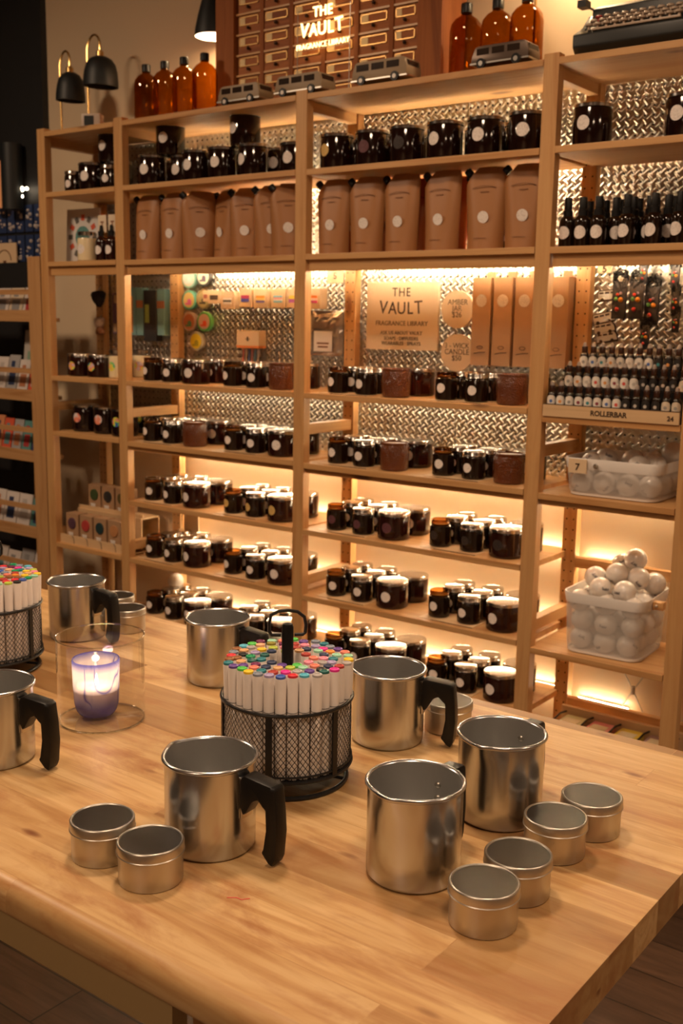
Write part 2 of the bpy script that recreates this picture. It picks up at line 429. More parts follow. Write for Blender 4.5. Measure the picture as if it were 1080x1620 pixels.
# ------------------------------------------------------------------ shelving unit
W_, T_, D_ = 0.044, 0.032, 0.300
PX = [-0.4313, 0.0, 0.84, 1.68, 2.1129]
unit = thing('shelving_unit', 'tall open pine shelving unit filled with candles against the cream wall', 'shelving')
for i, x in enumerate(PX):
    for y0 in (0, D_-T_):
        m = MB().box(x, x+W_, y0, y0+T_, 0.0, 2.268)
        m.build('post', PINE[2], unit, bevel=0.0015, smooth=False)
    for z0 in (2.208, 1.206, 0.702, 0.16):
        MB().box(x+0.007, x+W_-0.007, T_, D_-T_, z0, z0+0.034).build('crossbar', PINE[1], unit, bevel=0.001, smooth=False)
# pin holes in the rear posts' room side
for i, x in enumerate(PX):
    hb = MB()
    z = 0.10
    while z < 2.2:
        for hx in (0.011, 0.033):
            Mh = T(x+hx, D_-T_-0.0002, z) @ RX(PI/2)
            hb.add([(0.0027*cos(a), 0.0027*sin(a), 0) for a in [2*PI*k/8 for k in range(8)]], [tuple(range(8))], Mh)
        z += 0.032
    o = hb.build('pin_holes', mat('pin_hole_dark', (0.02, 0.008, 0.004), 0.9) if i == 0 else bpy.data.materials['pin_hole_dark'], unit, smooth=False)
    o['kind'] = 'stuff'
Z_TOP, Z_2, Z_3, Z_4, Z_5, Z_6, Z_7, Z_8, Z_9 = 2.256, 2.034, 1.777, 1.343, 1.117, 0.897, 0.677, 0.457, 0.237
bays = {1: (PX[0]+W_, PX[1]), 2: (PX[1]+W_, PX[2]), 3: (PX[2]+W_, PX[3]), 4: (PX[3]+W_, PX[4])}
shelf_z = {1: [2.256, 2.035, 1.778, 1.343, 1.126, 0.678, 0.40, 0.10],
           2: [2.256, 2.035, 1.776, 1.343, 1.120, 0.897, 0.677, 0.457, 0.237],
           3: [2.256, 2.033, 1.777, 1.343, 1.116, 0.897, 0.675, 0.457, 0.237],
           4: [2.256, 2.034, 1.776, 1.325, 1.110, 0.663, 0.352, 0.08]}
def shelf(b, z):
    x0, x1 = bays[b]
    x0 -= 0.0; x1 -= 0.002
    m = MB()
    # board notched round the posts: middle strip runs between the posts, ends reach into the side frames
    m.box(x0, x1, 0.0, D_-0.004, z-0.018, z)
    m.box(x0-0.014, x0, T_+0.002, D_-T_-0.002, z-0.018, z)
    m.box(x1, x1+0.014, T_+0.002, D_-T_-0.002, z-0.018, z)
    return m.build('shelf_board', PINE[0], unit, bevel=0.0015, smooth=False)
def batten(b, z, h=0.022, y=0.012):
    x0, x1 = bays[b]
    MB().box(x0+0.002, x1-0.004, y, y+0.014, z-0.018-h, z-0.018).build('shelf_batten', PINE[0], unit, bevel=0.001, smooth=False)
for b, zs in shelf_z.items():
    for k, z in enumerate(zs):
        shelf(b, z)
        if k == 2: batten(b, z, 0.034)
        elif k == 4 and b in (2, 3, 4): batten(b, z, 0.016)
    for z in zs[3:]:
        x0, x1 = bays[b]
for z0 in (0.85, 0.408):
    MB().box(PX[3]+W_, PX[4], 0.27, 0.295, z0, z0+0.030).build('rear_rail', PINE[0], unit, bevel=0.001, smooth=False)
# steel cross brace behind the narrow right bay
xb = MB()
cxz = (1.920, 0.497)
for dx, dz in ((-0.20, 0.33), (0.20, 0.33), (-0.20, -0.36), (0.20, -0.36)):
    xb.tube([(cxz[0], 0.299, cxz[1]), (cxz[0]+dx*0.42, 0.299, cxz[1]+dz*0.42)], 0.0018, 6)
xb.tube([(cxz[0], 0.2995, cxz[1]-0.012), (cxz[0], 0.2995, cxz[1]+0.012)], 0.006, 8)
xb.build('wire_cross_brace', STEEL, unit)

# ------------------------------------------------------------------ LED strips
LEDM = {}
def led_strip(x0, x1, z, strength, where, y=0.288, h=0.006, flat=False):
    key = round(strength, 2)
    if key not in LEDM:
        LEDM[key] = mat('led_emitter', (1, 1, 1), 0.5, emis=STRIP, es=strength*STRIP_POWER)
    t = thing('led_strip', where, 'light strip', ((x0+x1)/2, y, z), 0, 'warm light strips behind the shelves')
    L = (x1-x0)/2
    MB().box(-L, L, 0.003, 0.006, -h/2-0.001, h/2+0.001).build('backing', WHITE, t, smooth=False)
    if flat: t.rotation_euler = (-1.2, 0, 0)
    MB().box(-L, L, -0.001, 0.003, -h/2, h/2).build('light_bar', LEDM[key], t, smooth=False)
LB = [('wide left bay', 0.06, 0.83, 2), ('wide right bay', 0.90, 1.67, 3), ('narrow right bay', 1.74, 2.10, 4)]
for nm, x0, x1, b in LB:
    led_strip(x0, x1, 2.030, 60 if b < 4 else 6, 'warm light strip behind the top row of jars, %s' % nm, y=0.299)
    if b < 4: led_strip(x0, x1, 1.772, 60, 'warm light strip behind the kraft pouches, %s' % nm, y=0.299)
    led_strip(x0, x1, 1.752, 105, 'warm light strip under the pouch and spray shelf, %s' % nm, y=0.16, flat=True)
    if b < 4: led_strip(x0, x1, 1.322, 26, 'warm light strip under the first candle shelf, %s' % nm)
    led_strip(x0, x1, 1.086, 62 if b < 4 else 48, 'warm light strip on the cream wall below the pegboard, %s' % nm, y=0.318)
    led_strip(x0, x1 if b < 4 else 1.90, 0.884 if b < 4 else 0.868, 40, 'warm light strip low on the wall at the third candle shelf, %s' % nm, y=0.318)
    if b < 4: led_strip(x0, x1, 0.664, 36, 'warm light strip low on the wall at the fourth candle shelf, %s' % nm, y=0.318)
    led_strip(x0, x1 if b < 4 else 1.90, 0.444 if b < 4 else 0.426, 40, 'warm light strip low on the wall at the lowest visible shelf, %s' % nm, y=0.318)

# ------------------------------------------------------------------ work table
TZ = 0.91
table = thing('work_table', 'long butcher block work table with a rounded front edge in the foreground', 'table', (0, 0, 0))
TX0, TX1, TY0, TY1, TH = 0.15, 2.663, -1.983, -1.075, 0.045
def tabletop():
    m = MB(); rr = 0.021; poly = []
    # profile in y-z, rounded at the front
    pr = []
    for k in range(9):
        a = PI/2 + (PI/2)*k/8*1.0
        pr.append((TY0+rr*1.0+rr*1.0*cos(a), TZ-rr+rr*sin(a)))
    for k in range(5):
        a = PI + (PI/2)*k/4
        pr.append((TY0+rr*0.6+rr*0.6*cos(a), TZ-TH+rr*0.6+rr*0.6*sin(a)))
    pr += [(TY1, TZ-TH), (TY1, TZ)]
    n = len(pr); vs = []; fs = []
    nx = 2
    for i in range(nx):
        x = TX0+(TX1-TX0)*i/(nx-1)
        vs += [(x, y, z) for y, z in pr]
    for k in range(n):
        k2 = (k+1) % n; fs.append((k, k2, k2+n, k+n))
    fs.append(tuple(reversed(range(n)))); fs.append(tuple(range(n, 2*n)))
    m.add(vs, fs); return m
tabletop().build('tabletop', BUTCHER, table, ang=0.7)
APR = mat('apron_board', (0.34, 0.23, 0.10), 0.6)
MB().box(TX0+0.04, 2.30, TY0+0.022, TY0+0.044, TZ-TH-0.055, TZ-TH).build('apron', APR, table, smooth=False)
MB().box(TX0+0.04, 2.30, TY1-0.05, TY1-0.028, TZ-TH-0.055, TZ-TH).build('apron', APR, table, smooth=False)
for lx in (TX0+0.10, 2.15):
    for ly in (TY0+0.28, TY1-0.20):
        MB().box(lx-0.04, lx+0.04, ly-0.04, ly+0.04, 0.0, TZ-TH-0.001).build('leg', PINE[2], table, bevel=0.004, smooth=False)
MB().tube([(2.268, -1.842, TZ+0.0003), (2.277, -1.835, TZ+0.0003), (2.284, -1.835, TZ+0.0003), (2.290, -1.827, TZ+0.0003)], 0.0006, 6).build('pink_scribble', colour('pink_ink', (0.75, 0.12, 0.10)), table)

# ------------------------------------------------------------------ pouring pots
camxy = Vector((3.0501, -2.6769))
def pot(x, y, a_deg, label, h=0.118, r=0.0575, spout=True):
    d = Vector((x, y))-camxy; d.normalize()
    right = Vector((d.y, -d.x)); a = math.radians(a_deg)
    hd = cos(a)*right - sin(a)*d
    rz = math.atan2(hd.y, hd.x)
    t = thing('pouring_pot', label, 'pitcher', (x, y, TZ), rz, 'aluminium wax pouring pots on the table')
    def rf(ang, q, z):
        dlt = abs(((ang-PI+PI) % (2*PI))-PI)       # distance from pi (spout opposite the handle)
        k = max(0, (z-(h-0.030))/0.030)
        s = k*math.exp(-(dlt/0.26)**2)*0.0048
        return q + (s if q > 0.04 else 0)
    ro = r; ri = r-0.0016
    out = [(0.0, 0.0), (ro-0.006, 0.0), (ro-0.002, 0.0015), (ro, 0.006), (ro, h*0.3), (ro, h*0.6), (ro, h-0.030), (ro, h-0.02), (ro, h-0.012), (ro, h-0.0035), (ro+0.0020, h-0.0032), (ro+0.0034, h-0.0015), (ro+0.0034, h+0.0005), (ro+0.002, h+0.0022), (ro, h+0.002), (ri, h)]
    MB().lathe(out, 64, rf=rf, cap=False).build('pot_body', ALU, t, ang=1.0)
    inn = [(ri, h), (ri, h-0.012), (ri, h-0.03), (ri, h*0.4), (ri, 0.006), (ri-0.004, 0.003), (0.0, 0.0028)]
    MB().lathe(inn, 64, rf=rf, cap=False).build('pot_lining', ALUIN, t, ang=1.0)
    rv = MB()
    for z in (h-0.026, h-0.043):
        rv.add(*ball(0.0042, 8), M=T(ri-0.001, 0, z) @ Matrix.Diagonal((0.45, 1, 1, 1)))
    rv.build('rivets', STEEL, t)
    # handle: bracket, flat top, drooping grip
    hb = MB()
    prof = [(r-0.001, h-0.012), (r+0.006, h-0.008), (r+0.045, h-0.0125), (r+0.050, h-0.016), (r+0.0535, h*0.60), (r+0.055, h*0.38), (r+0.052, 0.012), (r+0.048, 0.002),
            (r+0.041, 0.006), (r+0.031, 0.017), (r+0.034, 0.022), (r+0.038, h*0.40), (r+0.037, h*0.62), (r+0.033, h-0.042), (r+0.026, h-0.035), (r+0.018, h-0.039), (r+0.008, h-0.056), (r+0.003, h-0.061), (r-0.001, h-0.052)]
    hb.prism(prof, -0.0118, 0.0118)
    hb.build('handle', BLACK, t, bevel=0.0035, ang=0.9)
    MB().box(r-0.0004, r+0.0022, -0.011, 0.011, h-0.066, h-0.012).build('handle_bracket', STEEL, t, bevel=0.0006)
    return t
def ball(r, n=10):
    b = MB().sphere(r, n=n, m=8); return b.v, b.f
pot(2.160, -1.757, 40, 'aluminium pouring pot with black handle, behind the two lidded tins at front left')
pot(2.403, -1.657, -60, 'frontmost aluminium pouring pot, its handle hidden behind, beside the front tin of the row')
pot(2.409, -1.454, -62, 'aluminium pouring pot standing behind the frontmost pot at the right of the table')
pot(2.137, -1.327, 15, 'aluminium pouring pot just right of the marker caddy, black handle to the right')
pot(1.729, -1.289, 38, 'aluminium pouring pot behind the left side of the big marker caddy')
pot(1.311, -1.275, 46, 'aluminium pouring pot farthest back at the left, behind the clear glass cylinder')
pot(1.722, -1.766, 42, 'aluminium pouring pot cut off by the left edge of the view')

# ------------------------------------------------------------------ tins
def make_tin():
    t = thing('candle_tin', '', 'tin'); r = 0.0385
    MB().lathe([(0, 0), (r-0.002, 0), (r-0.0004, 0.0012), (r, 0.003), (r, 0.038), (r-0.001, 0.0385), (0, 0.0385)], 48).build('tin_body', TIN, t)
    rl = 0.0400
    MB().lathe([(r+0.0001, 0.0365), (rl, 0.0362), (rl+0.0007, 0.0369), (rl+0.0007, 0.0379), (rl, 0.0387), (rl, 0.0480), (rl-0.0006, 0.0494), (rl-0.0016, 0.0501), (rl-0.0028, 0.0498), (rl-0.0036, 0.0488)], 48).build('lid', TIN, t)
    MB().lathe([(rl-0.0036, 0.0488), (rl-0.005, 0.0484), (rl-0.011, 0.0486), (0, 0.0487)], 48).build('lid_top', TIN_REFLECT, t)
    return t
tin = Proto(make_tin)
for x, y, lb in ((2.078, -1.863, 'silver lidded tin, left one of the pair at the front left of the table'),
                 (2.167, -1.866, 'silver lidded tin, right one of the front left pair, touching the pot shadow'),
                 (2.525, -1.701, 'silver lidded tin nearest the viewer, front end of the row of four'),
                 (2.524, -1.619, 'silver lidded tin, second from the front in the row of four'),
                 (2.515, -1.502, 'silver lidded tin, third from the front in the row of four'),
                 (2.526, -1.417, 'silver lidded tin at the far right end of the row of four'),
                 (2.190, -1.228, 'silver lidded tin half hidden behind the handle of the middle pot'),
                 (1.358, -1.180, 'silver lidded tin behind the clear glass cylinder at the left'),
                 (1.262, -1.125, 'silver lidded tin mostly hidden behind the farthest left pouring pot'),
                 (1.745, -1.150, 'silver lidded tin mostly hidden behind the big marker caddy')):
    tin((x, y, TZ), random.uniform(0, 6), lb, 'silver lidded candle tins on the table')

# ------------------------------------------------------------------ glass cylinder with votive
def shell(ro, h, th, base=None, n=64, rim=True):
    base = base or th*1.6
    ri = ro-th
    p = [(0, 0), (ro-0.002, 0), (ro, 0.002), (ro, h*0.5), (ro, h-th*0.4), (ro-th*0.5, h), (ri, h-th*0.4), (ri, h*0.5), (ri, base+0.002), (ri-0.002, base), (0, base)]
    return MB().lathe(p, n)
t = thing('glass_cylinder', 'wide clear glass cylinder surrounding the glowing blue candle holder', 'glass vase', (1.720, -1.559, TZ))
MB().lathe([(0.0, 0.002), (0.066, 0.002), (0.0700, 0.0025), (0.0712, 0.006), (0.0715, 0.05), (0.0715, 0.143)], 64, cap=False).build('glass_wall', CLEAR, t, ang=1.2)
RIMG = thin_glass('glass_edge', (0.90, 0.92, 0.90), (1, 1, 1), 0.30, 0.6)
MB().tube([(0.0713*cos(2*PI*k/64), 0.0713*sin(2*PI*k/64), 0.1435) for k in range(64)], 0.0014, 8, True).build('rim_edge', RIMG, t)
MB().tube([(0.0695*cos(2*PI*k/64), 0.0695*sin(2*PI*k/64), 0.0018) for k in range(64)], 0.0017, 8, True).build('base_edge', RIMG, t)
def votive_mat():
    m = bpy.data.materials.new('blue_swirl_glass'); m.use_nodes = True; t = m.node_tree; t.nodes.clear()
    v = coords(t, (1, 1, 0.6), False)
    g = noise(t, v, 11, 1, 1.4)
    g2 = math_(t, 'ABSOLUTE', math_(t, 'SUBTRACT', g, 0.5))
    tc = N(t, 'ShaderNodeTexCoord'); sp = N(t, 'ShaderNodeSeparateXYZ'); t.links.new(tc.outputs['Object'], sp.inputs[0])
    edge = ramp(t, math_(t, 'DIVIDE', sp.outputs[2], 0.1), [(0.0, (1,1,1)), (0.20, (0.85,)*3), (0.42, (0.12,)*3), (0.82, (0.10,)*3), (0.95, (0.9,)*3)])
    sw = ramp(t, g2, [(0.0, (0.95,)*3), (0.012, (0.6,)*3), (0.05, (0.0,)*3)])
    f = math_(t, 'MAXIMUM', edge, sw)
    col = mix(t, f, (0.80, 0.74, 0.88), (0.07, 0.08, 0.50))
    tl = N(t, 'ShaderNodeBsdfTranslucent'); tr = N(t, 'ShaderNodeBsdfTransparent'); gl = N(t, 'ShaderNodeBsdfGlossy'); df = N(t, 'ShaderNodeBsdfDiffuse')
    gl.inputs['Roughness'].default_value = 0.08
    for n in (tl, tr, df): t.links.new(col, n.inputs[0])
    def mx(fac, a, b):
        n = N(t, 'ShaderNodeMixShader')
        if isinstance(fac, (int, float)): n.inputs[0].default_value = fac
        else: t.links.new(fac, n.inputs[0])
        t.links.new(a, n.inputs[1]); t.links.new(b, n.inputs[2]); return n.outputs[0]
    body = mx(0.42, mx(0.35, tl.outputs[0], df.outputs[0]), tr.outputs[0])
    lw = N(t, 'ShaderNodeLayerWeight'); out = N(t, 'ShaderNodeOutputMaterial')
    fin = mx(math_(t, 'ADD', math_(t, 'MULTIPLY', math_(t, 'POWER', lw.outputs['Facing'], 4.0), 0.5), 0.05), body, gl.outputs[0])
    t.links.new(fin, out.inputs[0]); return m
v = thing('votive_holder', 'blue swirled glass candle holder glowing inside the clear cylinder', 'candle holder', (1.704, -1.556, TZ+0.0035))
ro = 0.0385
MB().lathe([(0, 0), (0.022, 0.0), (0.0285, 0.003), (0.0335, 0.010), (0.0365, 0.022), (0.038, 0.05), (0.039, 0.085), (0.0395, 0.0955), (0.0385, 0.0975), (0.0368, 0.0965)], 48, cap=False).build('glass_cup', votive_mat(), v, ang=1.2)
vc = thing('votive_candle', 'small lit cream candle burning inside the blue glass holder', 'candle', (1.704, -1.556, TZ+0.0140))
VW = mat('lit_candle_wax', (0.95, 0.74, 0.46), 0.5, sss=0.8)
MB().lathe([(0, 0), (0.018, 0), (0.0225, 0.004), (0.0265, 0.012), (0.0305, 0.028), (0.0325, 0.040), (0.0305, 0.0405), (0.020, 0.0385), (0, 0.038)], 32).build('wax_body', VW, vc)
MB().tube([(0, 0, 0.035), (0.0008, 0, 0.042)], 0.0008, 6).build('wick', BLACK, vc)
FL = mat('flame', (1, 0.7, 0.35), 0.5, emis=(1.0, 0.72, 0.38), es=40)
MB().lathe([(0, 0.0), (0.0022, 0.003), (0.0030, 0.007), (0.0022, 0.013), (0.0010, 0.018), (0, 0.021)], 12).build('flame', FL, vc, loc=(0.0008, 0, 0.040))
point('candle_light', (1.704, -1.556, TZ+0.080), 0.22, 0.006, (1.0, 0.70, 0.38))

# ------------------------------------------------------------------ marker caddies
def caddy(x, y, label, rz=0.0):
    t = thing('marker_caddy', label, 'desk organizer', (x, y, TZ), rz)
    R = 0.0945; z0, z1 = 0.029, 0.126
    ring = [(0.088*cos(2*PI*k/64), 0.088*sin(2*PI*k/64), 0.0035) for k in range(64)]
    b = MB(); b.tube(ring, 0.0034, 8, True)
    for k in range(4):
        a = PI/2*k+0.3; b.tube([(0.088*cos(a), 0.088*sin(a), 0.0035), (0.02*cos(a), 0.02*sin(a), 0.012), (0, 0, 0.012)], 0.0025, 6)
    b.lathe([(0, 0.010), (0.022, 0.010), (0.022, 0.028), (0, 0.028)], 24)
    b.build('base_ring', BLACKM, t)
    MB().lathe([(0, 0.027), (R-0.001, 0.027), (R-0.001, 0.0295), (0, 0.0295)], 48).build('basket_floor', BLACKM, t)
    rb = MB()
    for zz, rad in ((z1, 0.0028), (z0, 0.0026), (z0+0.008, 0.0016)):
        rb.tube([(R*cos(2*PI*k/72), R*sin(2*PI*k/72), zz) for k in range(72)], rad, 8, True)
    rb.build('rim_wire', BLACKM, t)
    ms = MB(); n = 76
    for sg in (1, -1):
        for i in range(n):
            a0 = 2*PI*i/n; pts = []
            for k in range(9):
                q = k/8; a = a0+sg*q*0.80; rr = R-0.001
                pts.append((rr*cos(a), rr*sin(a), z0+(z1-z0)*q))
            ms.tube(pts, 0.00050, 4)
    o = ms.build('mesh_wall', BLACKM, t, smooth=False); o['kind'] = 'stuff'
    for k in range(6):
        a = 2*PI*k/6+0.28
        MB().add([(-0.0045, -0.0018, z0), (0.0045, -0.0018, z0), (0.0045, 0.0012, z0), (-0.0045, 0.0012, z0), (-0.0045, -0.0018, z1), (0.0045, -0.0018, z1), (0.0045, 0.0012, z1), (-0.0045, 0.0012, z1)],
                 [(0,3,2,1),(4,5,6,7),(0,1,5,4),(1,2,6,5),(2,3,7,6),(3,0,4,7)], RZ(a) @ T(0, -R, 0)).build('divider_post', BLACKM, t)
    MB().lathe([(0, 0.028), (0.0085, 0.028), (0.0085, 0.226), (0.007, 0.2305), (0, 0.232)], 24).build('center_pole', BLACK, t)
    lp = []
    for px_, pz in ((0.010, 0.214), (0.022, 0.214), (0.0255, 0.217), (0.0265, 0.228), (0.024, 0.240), (0.014, 0.248), (0.0, 0.2505), (-0.014, 0.249), (-0.0235, 0.244), (-0.0265, 0.232), (-0.0265, 0.220), (-0.023, 0.2145), (-0.010, 0.214)):
        lp.append((px_*cos(YAW)*1.0, px_*sin(YAW), pz))
    MB().tube(lp, 0.0026, 8).build('carry_handle', BLACKM, t)
    return t
CCX, CCY = 2.103, -1.538
caddy(CCX, CCY, 'round black mesh caddy full of markers in the middle of the table', 0.15)
caddy(1.350, -1.512, 'round black mesh caddy of markers cut off by the left edge', 0.5)
MBODY = mat('marker_white', (0.82, 0.76, 0.72), 0.38)
MLINE = mat('marker_seam', (0.05, 0.045, 0.05), 0.5)
mk_body = None
cols = [('orange', (0.85,0.28,0.04)), ('teal', (0.02,0.22,0.27)), ('violet', (0.14,0.06,0.32)), ('bright green', (0.10,0.60,0.10)), ('yellow', (0.90,0.62,0.03)), ('slate grey', (0.24,0.28,0.36)),
        ('lavender', (0.42,0.36,0.62)), ('royal blue', (0.06,0.13,0.50)), ('sky blue', (0.10,0.50,0.68)), ('pale grey', (0.45,0.42,0.42)), ('dark green', (0.01,0.13,0.12)), ('magenta', (0.80,0.03,0.35)),
        ('brick red', (0.45,0.05,0.04)), ('tan', (0.72,0.42,0.20)), ('coral', (0.85,0.25,0.18)), ('pink', (0.85,0.30,0.42)), ('lime', (0.50,0.62,0.08)), ('plum', (0.18,0.02,0.10)), ('red', (0.72,0.03,0.05)),
        ('mint', (0.35,0.70,0.50)), ('navy', (0.03,0.05,0.12)), ('peach', (0.85,0.48,0.28)), ('olive', (0.28,0.24,0.03)), ('brown', (0.30,0.12,0.04)), ('emerald', (0.0,0.32,0.13)), ('black', (0.02,0.02,0.02))]
def make_marker_meshes():
    r = 0.0076; L = 0.152
    p = [(0, 0), (r-0.0012, 0), (r-0.0003, 0.001), (r, 0.003), (r, L-0.0045), (r-0.0006, L-0.003)]
    b = MB().lathe(p+[(0, L-0.003)], 16)
    l = MB().lathe([(r+0.00015, 0.098), (r+0.00015, 0.0988)], 16); l.f = l.f[:16]
    c = MB().lathe([(r-0.0004, L-0.0035), (r-0.0006, L-0.0005), (r-0.0016, L), (r-0.0035, L+0.0002), (r-0.0042, L-0.0008), (0, L-0.0008)], 16)
    return b.mesh('marker_barrel', MBODY), l.mesh('seam_line', MLINE), [c.mesh('color_end', colour('marker_'+n.replace(' ', '_'), k)) for n, k in cols]
mb_, ml_, mc_ = make_marker_meshes()
def marker(x, y, z, ci, lean, az, label, group):
    t = thing('marker', label, 'marker', (x, y, z), 0, group)
    t.rotation_euler = (RZ(az) @ RY(lean)).to_euler()
    put('barrel', mb_, t); put('seam_line', ml_, t); put('color_end', mc_[ci], t)
front_seq = ['brown', 'teal', 'violet', 'bright green', 'yellow', 'slate grey', 'lavender', 'royal blue', 'sky blue', 'pale grey', 'dark green', 'magenta', 'brick red', 'pale grey', 'yellow']
cname = [c[0] for c in cols]
def fill_caddy(cx, cy, rings, where, group, sect=None):
    azc = math.atan2(camxy.y-cy, camxy.x-cx)        # towards the viewer
    seen = set()
    for ri, (rad, n) in enumerate(rings):
        for k in range(n):
            a = 2*PI*(k+0.37*ri)/n
            rel = ((a-azc+PI) % (2*PI))-PI           # 0 = nearest the viewer, + = towards viewer's right
            if sect and not sect(rel, rad): continue
            if ri == 0 and abs(rel) < 1.55 and not sect:
                idx = int(round((rel+1.5)/(3.0)*(len(front_seq)-1))); ci = cname.index(front_seq[max(0, min(len(front_seq)-1, idx))])
            else: ci = random.randrange(len(cols))
            side = 'front' if abs(rel) < 0.5 else ('back' if abs(rel) > 2.5 else (('front ' if abs(rel) < 1.2 else 'back ' if abs(rel) > 1.9 else '') + ('right' if rel > 0 else 'left')))
            rk = ['rim', 'second', 'third', 'inner'][ri]
            for tries in range(30):
                key = (cname[ci], side, rk)
                if key not in seen: break
                ci = random.randrange(len(cols))
            seen.add(key)
            jr = rad+random.uniform(-0.0006, 0.0003)
            marker(cx+jr*cos(a), cy+jr*sin(a), TZ+0.030, ci, random.uniform(-0.015, 0.045), a,
                   'white marker with %s end, %s side of the %s ring, %s' % (cname[ci], side, rk, where), group)
fill_caddy(CCX, CCY, [(0.0835, 32), (0.0665, 25), (0.0495, 18), (0.0325, 11)], 'middle caddy', 'markers in the middle mesh caddy')
fill_caddy(1.350, -1.512, [(0.0835, 32), (0.0665, 25), (0.0495, 18), (0.0325, 11)], 'left edge caddy', 'markers in the left edge mesh caddy', lambda rel, rad: (-1.1 < rel < 2.75))

# ------------------------------------------------------------------ candle jars
def wrap_label(r, z, d, mt, name='label', n=14, az=-PI/2):
    """round sticker bent round a cylinder of radius r"""
    vs = [(r*cos(az), r*sin(az), z)]; fs = []
    rings = 3; seg = 20
    for j in range(1, rings+1):
        q = d/2*j/rings
        for k in range(seg):
            a = 2*PI*k/seg; s = q*cos(a); h = q*sin(a)
            vs.append((r*cos(az+s/r), r*sin(az+s/r), z+h))
    for k in range(seg):
        k2 = (k+1) % seg; fs.append((0, 1+k, 1+k2))
        for j in range(rings-1): fs.append((1+j*seg+k, 1+(j+1)*seg+k, 1+(j+1)*seg+k2, 1+j*seg+k2))
    m = MB(); m.add(vs, fs); return m
JART = mat('tall_amber_jar_glass', (0.010, 0.003, 0.002), 0.09, coat=0.2, coatr=0.03)
JM = {}
def jar_parts(kind):
    if kind in JM: return JM[kind]
    L = []
    if kind == 'small':      # open tester jar: amber neck, wax low inside
        r = 0.0335; h = 0.083
        L.append(('jar_body', MB().lathe([(0,0),(r-0.003,0),(r,0.003),(r,h-0.024),(r-0.001,h-0.019),(r-0.004,h-0.0165),(0,h-0.0165)], 28).mesh('small_jar_body', JAR)))
        L.append(('jar_neck', MB().lathe([(r-0.0035,h-0.0164),(r-0.0028,h-0.012),(r-0.0028,h-0.009),(r-0.0022,h-0.008),(r-0.0028,h-0.007),(r-0.0028,h-0.002),(r-0.004,h),(r-0.0052,h-0.002)], 28, cap=False).mesh('small_jar_neck', NECK)))
        L.append(('wax', MB().lathe([(0,h-0.0163),(r-0.0072,h-0.0163),(r-0.0072,h-0.013),(0,h-0.0135)], 20).mesh('wax_top', mat('amber_lit_wax', (0.30, 0.17, 0.07), 0.5))))
    elif kind == 'lidded':
        r = 0.0355; h = 0.082
        L.append(('jar_body', MB().lathe([(0,0),(r-0.003,0),(r,0.003),(r,h-0.019),(r-0.002,h-0.015),(r-0.004,h-0.0135),(0,h-0.0135)], 28).mesh('jar_body', JAR)))
        q = r-0.0005
        L.append(('lid', MB().lathe([(q,h-0.0135),(q+0.0006,h-0.012),(q,h-0.011),(q,h-0.0025),(q-0.001,h-0.0006),(q-0.0025,h),(q-0.004,h-0.0008),(0,h-0.0008)], 28).mesh('jar_lid', LID)))
    elif kind == 'wide':
        r = 0.0515; h = 0.086
        L.append(('jar_body', MB().lathe([(0,0),(r-0.004,0),(r,0.004),(r,h-0.014),(r-0.002,h-0.0105),(0,h-0.0105)], 36).mesh('wide_jar_body', JARB)))
        q = r+0.0004
        L.append(('lid', MB().lathe([(q-0.001,h-0.0105),(q+0.0003,h-0.0095),(q,h-0.008),(q,h-0.0022),(q-0.001,h-0.0006),(q-0.0025,h),(q-0.005,h-0.0006),(0,h-0.0006)], 36).mesh('wide_jar_lid', LID)))
    elif kind == 'tall':
        r = 0.0515; h = 0.106
        L.append(('jar_body', MB().lathe([(0,0),(r-0.005,0),(r-0.001,0.005),(r,0.02),(r,h-0.014),(r-0.002,h-0.0105),(0,h-0.0105)], 36).mesh('tall_jar_body', JART)))
        q = r+0.0004
        L.append(('lid', MB().lathe([(q-0.001,h-0.0105),(q+0.0008,h-0.0095),(q+0.0008,h-0.0025),(q-0.001,h-0.0006),(q-0.0025,h),(0,h-0.0006)], 36).mesh('tall_jar_lid', LID)))
    elif kind == 'ribbed':
        r = 0.0455; h = 0.088
        L.append(('jar_body', MB().lathe([(0,0),(r-0.006,0),(r-0.002,0.004),(r,0.02),(r+0.0005,h*0.5),(r,h-0.012),(r-0.0012,h-0.0085),(r,h-0.006),(r,h-0.001),(r-0.001,h),(r-0.0025,h-0.001),(r-0.003,h-0.006),(0,h-0.006)], 40).mesh('ribbed_jar_body', RIB)))
        L.append(('wax', MB().lathe([(0,h-0.0058),(r-0.0032,h-0.0058),(r-0.0032,h-0.0050),(0,h-0.0052)], 20).mesh('ribbed_wax_top', mat('dark_wax', (0.30, 0.12, 0.05), 0.4))))
    elif kind == 'cream':
        r = 0.036; h = 0.108
        L.append(('jar_body', MB().lathe([(0,0),(r-0.003,0),(r,0.004),(r,h-0.030),(r-0.002,h-0.024),(0,h-0.024)], 28).mesh('cream_jar_body', CREAMJ)))
        L.append(('jar_neck', MB().lathe([(r-0.004,h-0.0238),(r-0.004,h-0.014),(r-0.006,h-0.014),(r-0.006,h-0.0238)], 28, close=True).mesh('cream_neck', CLEAR)))
        q = r-0.002
        L.append(('lid', MB().lathe([(q,h-0.014),(q,h-0.002),(q-0.002,h),(0,h-0.0008)], 28).mesh('cream_lid', LID)))
    JM[kind] = (L, r, h); return JM[kind]
LABM = {}
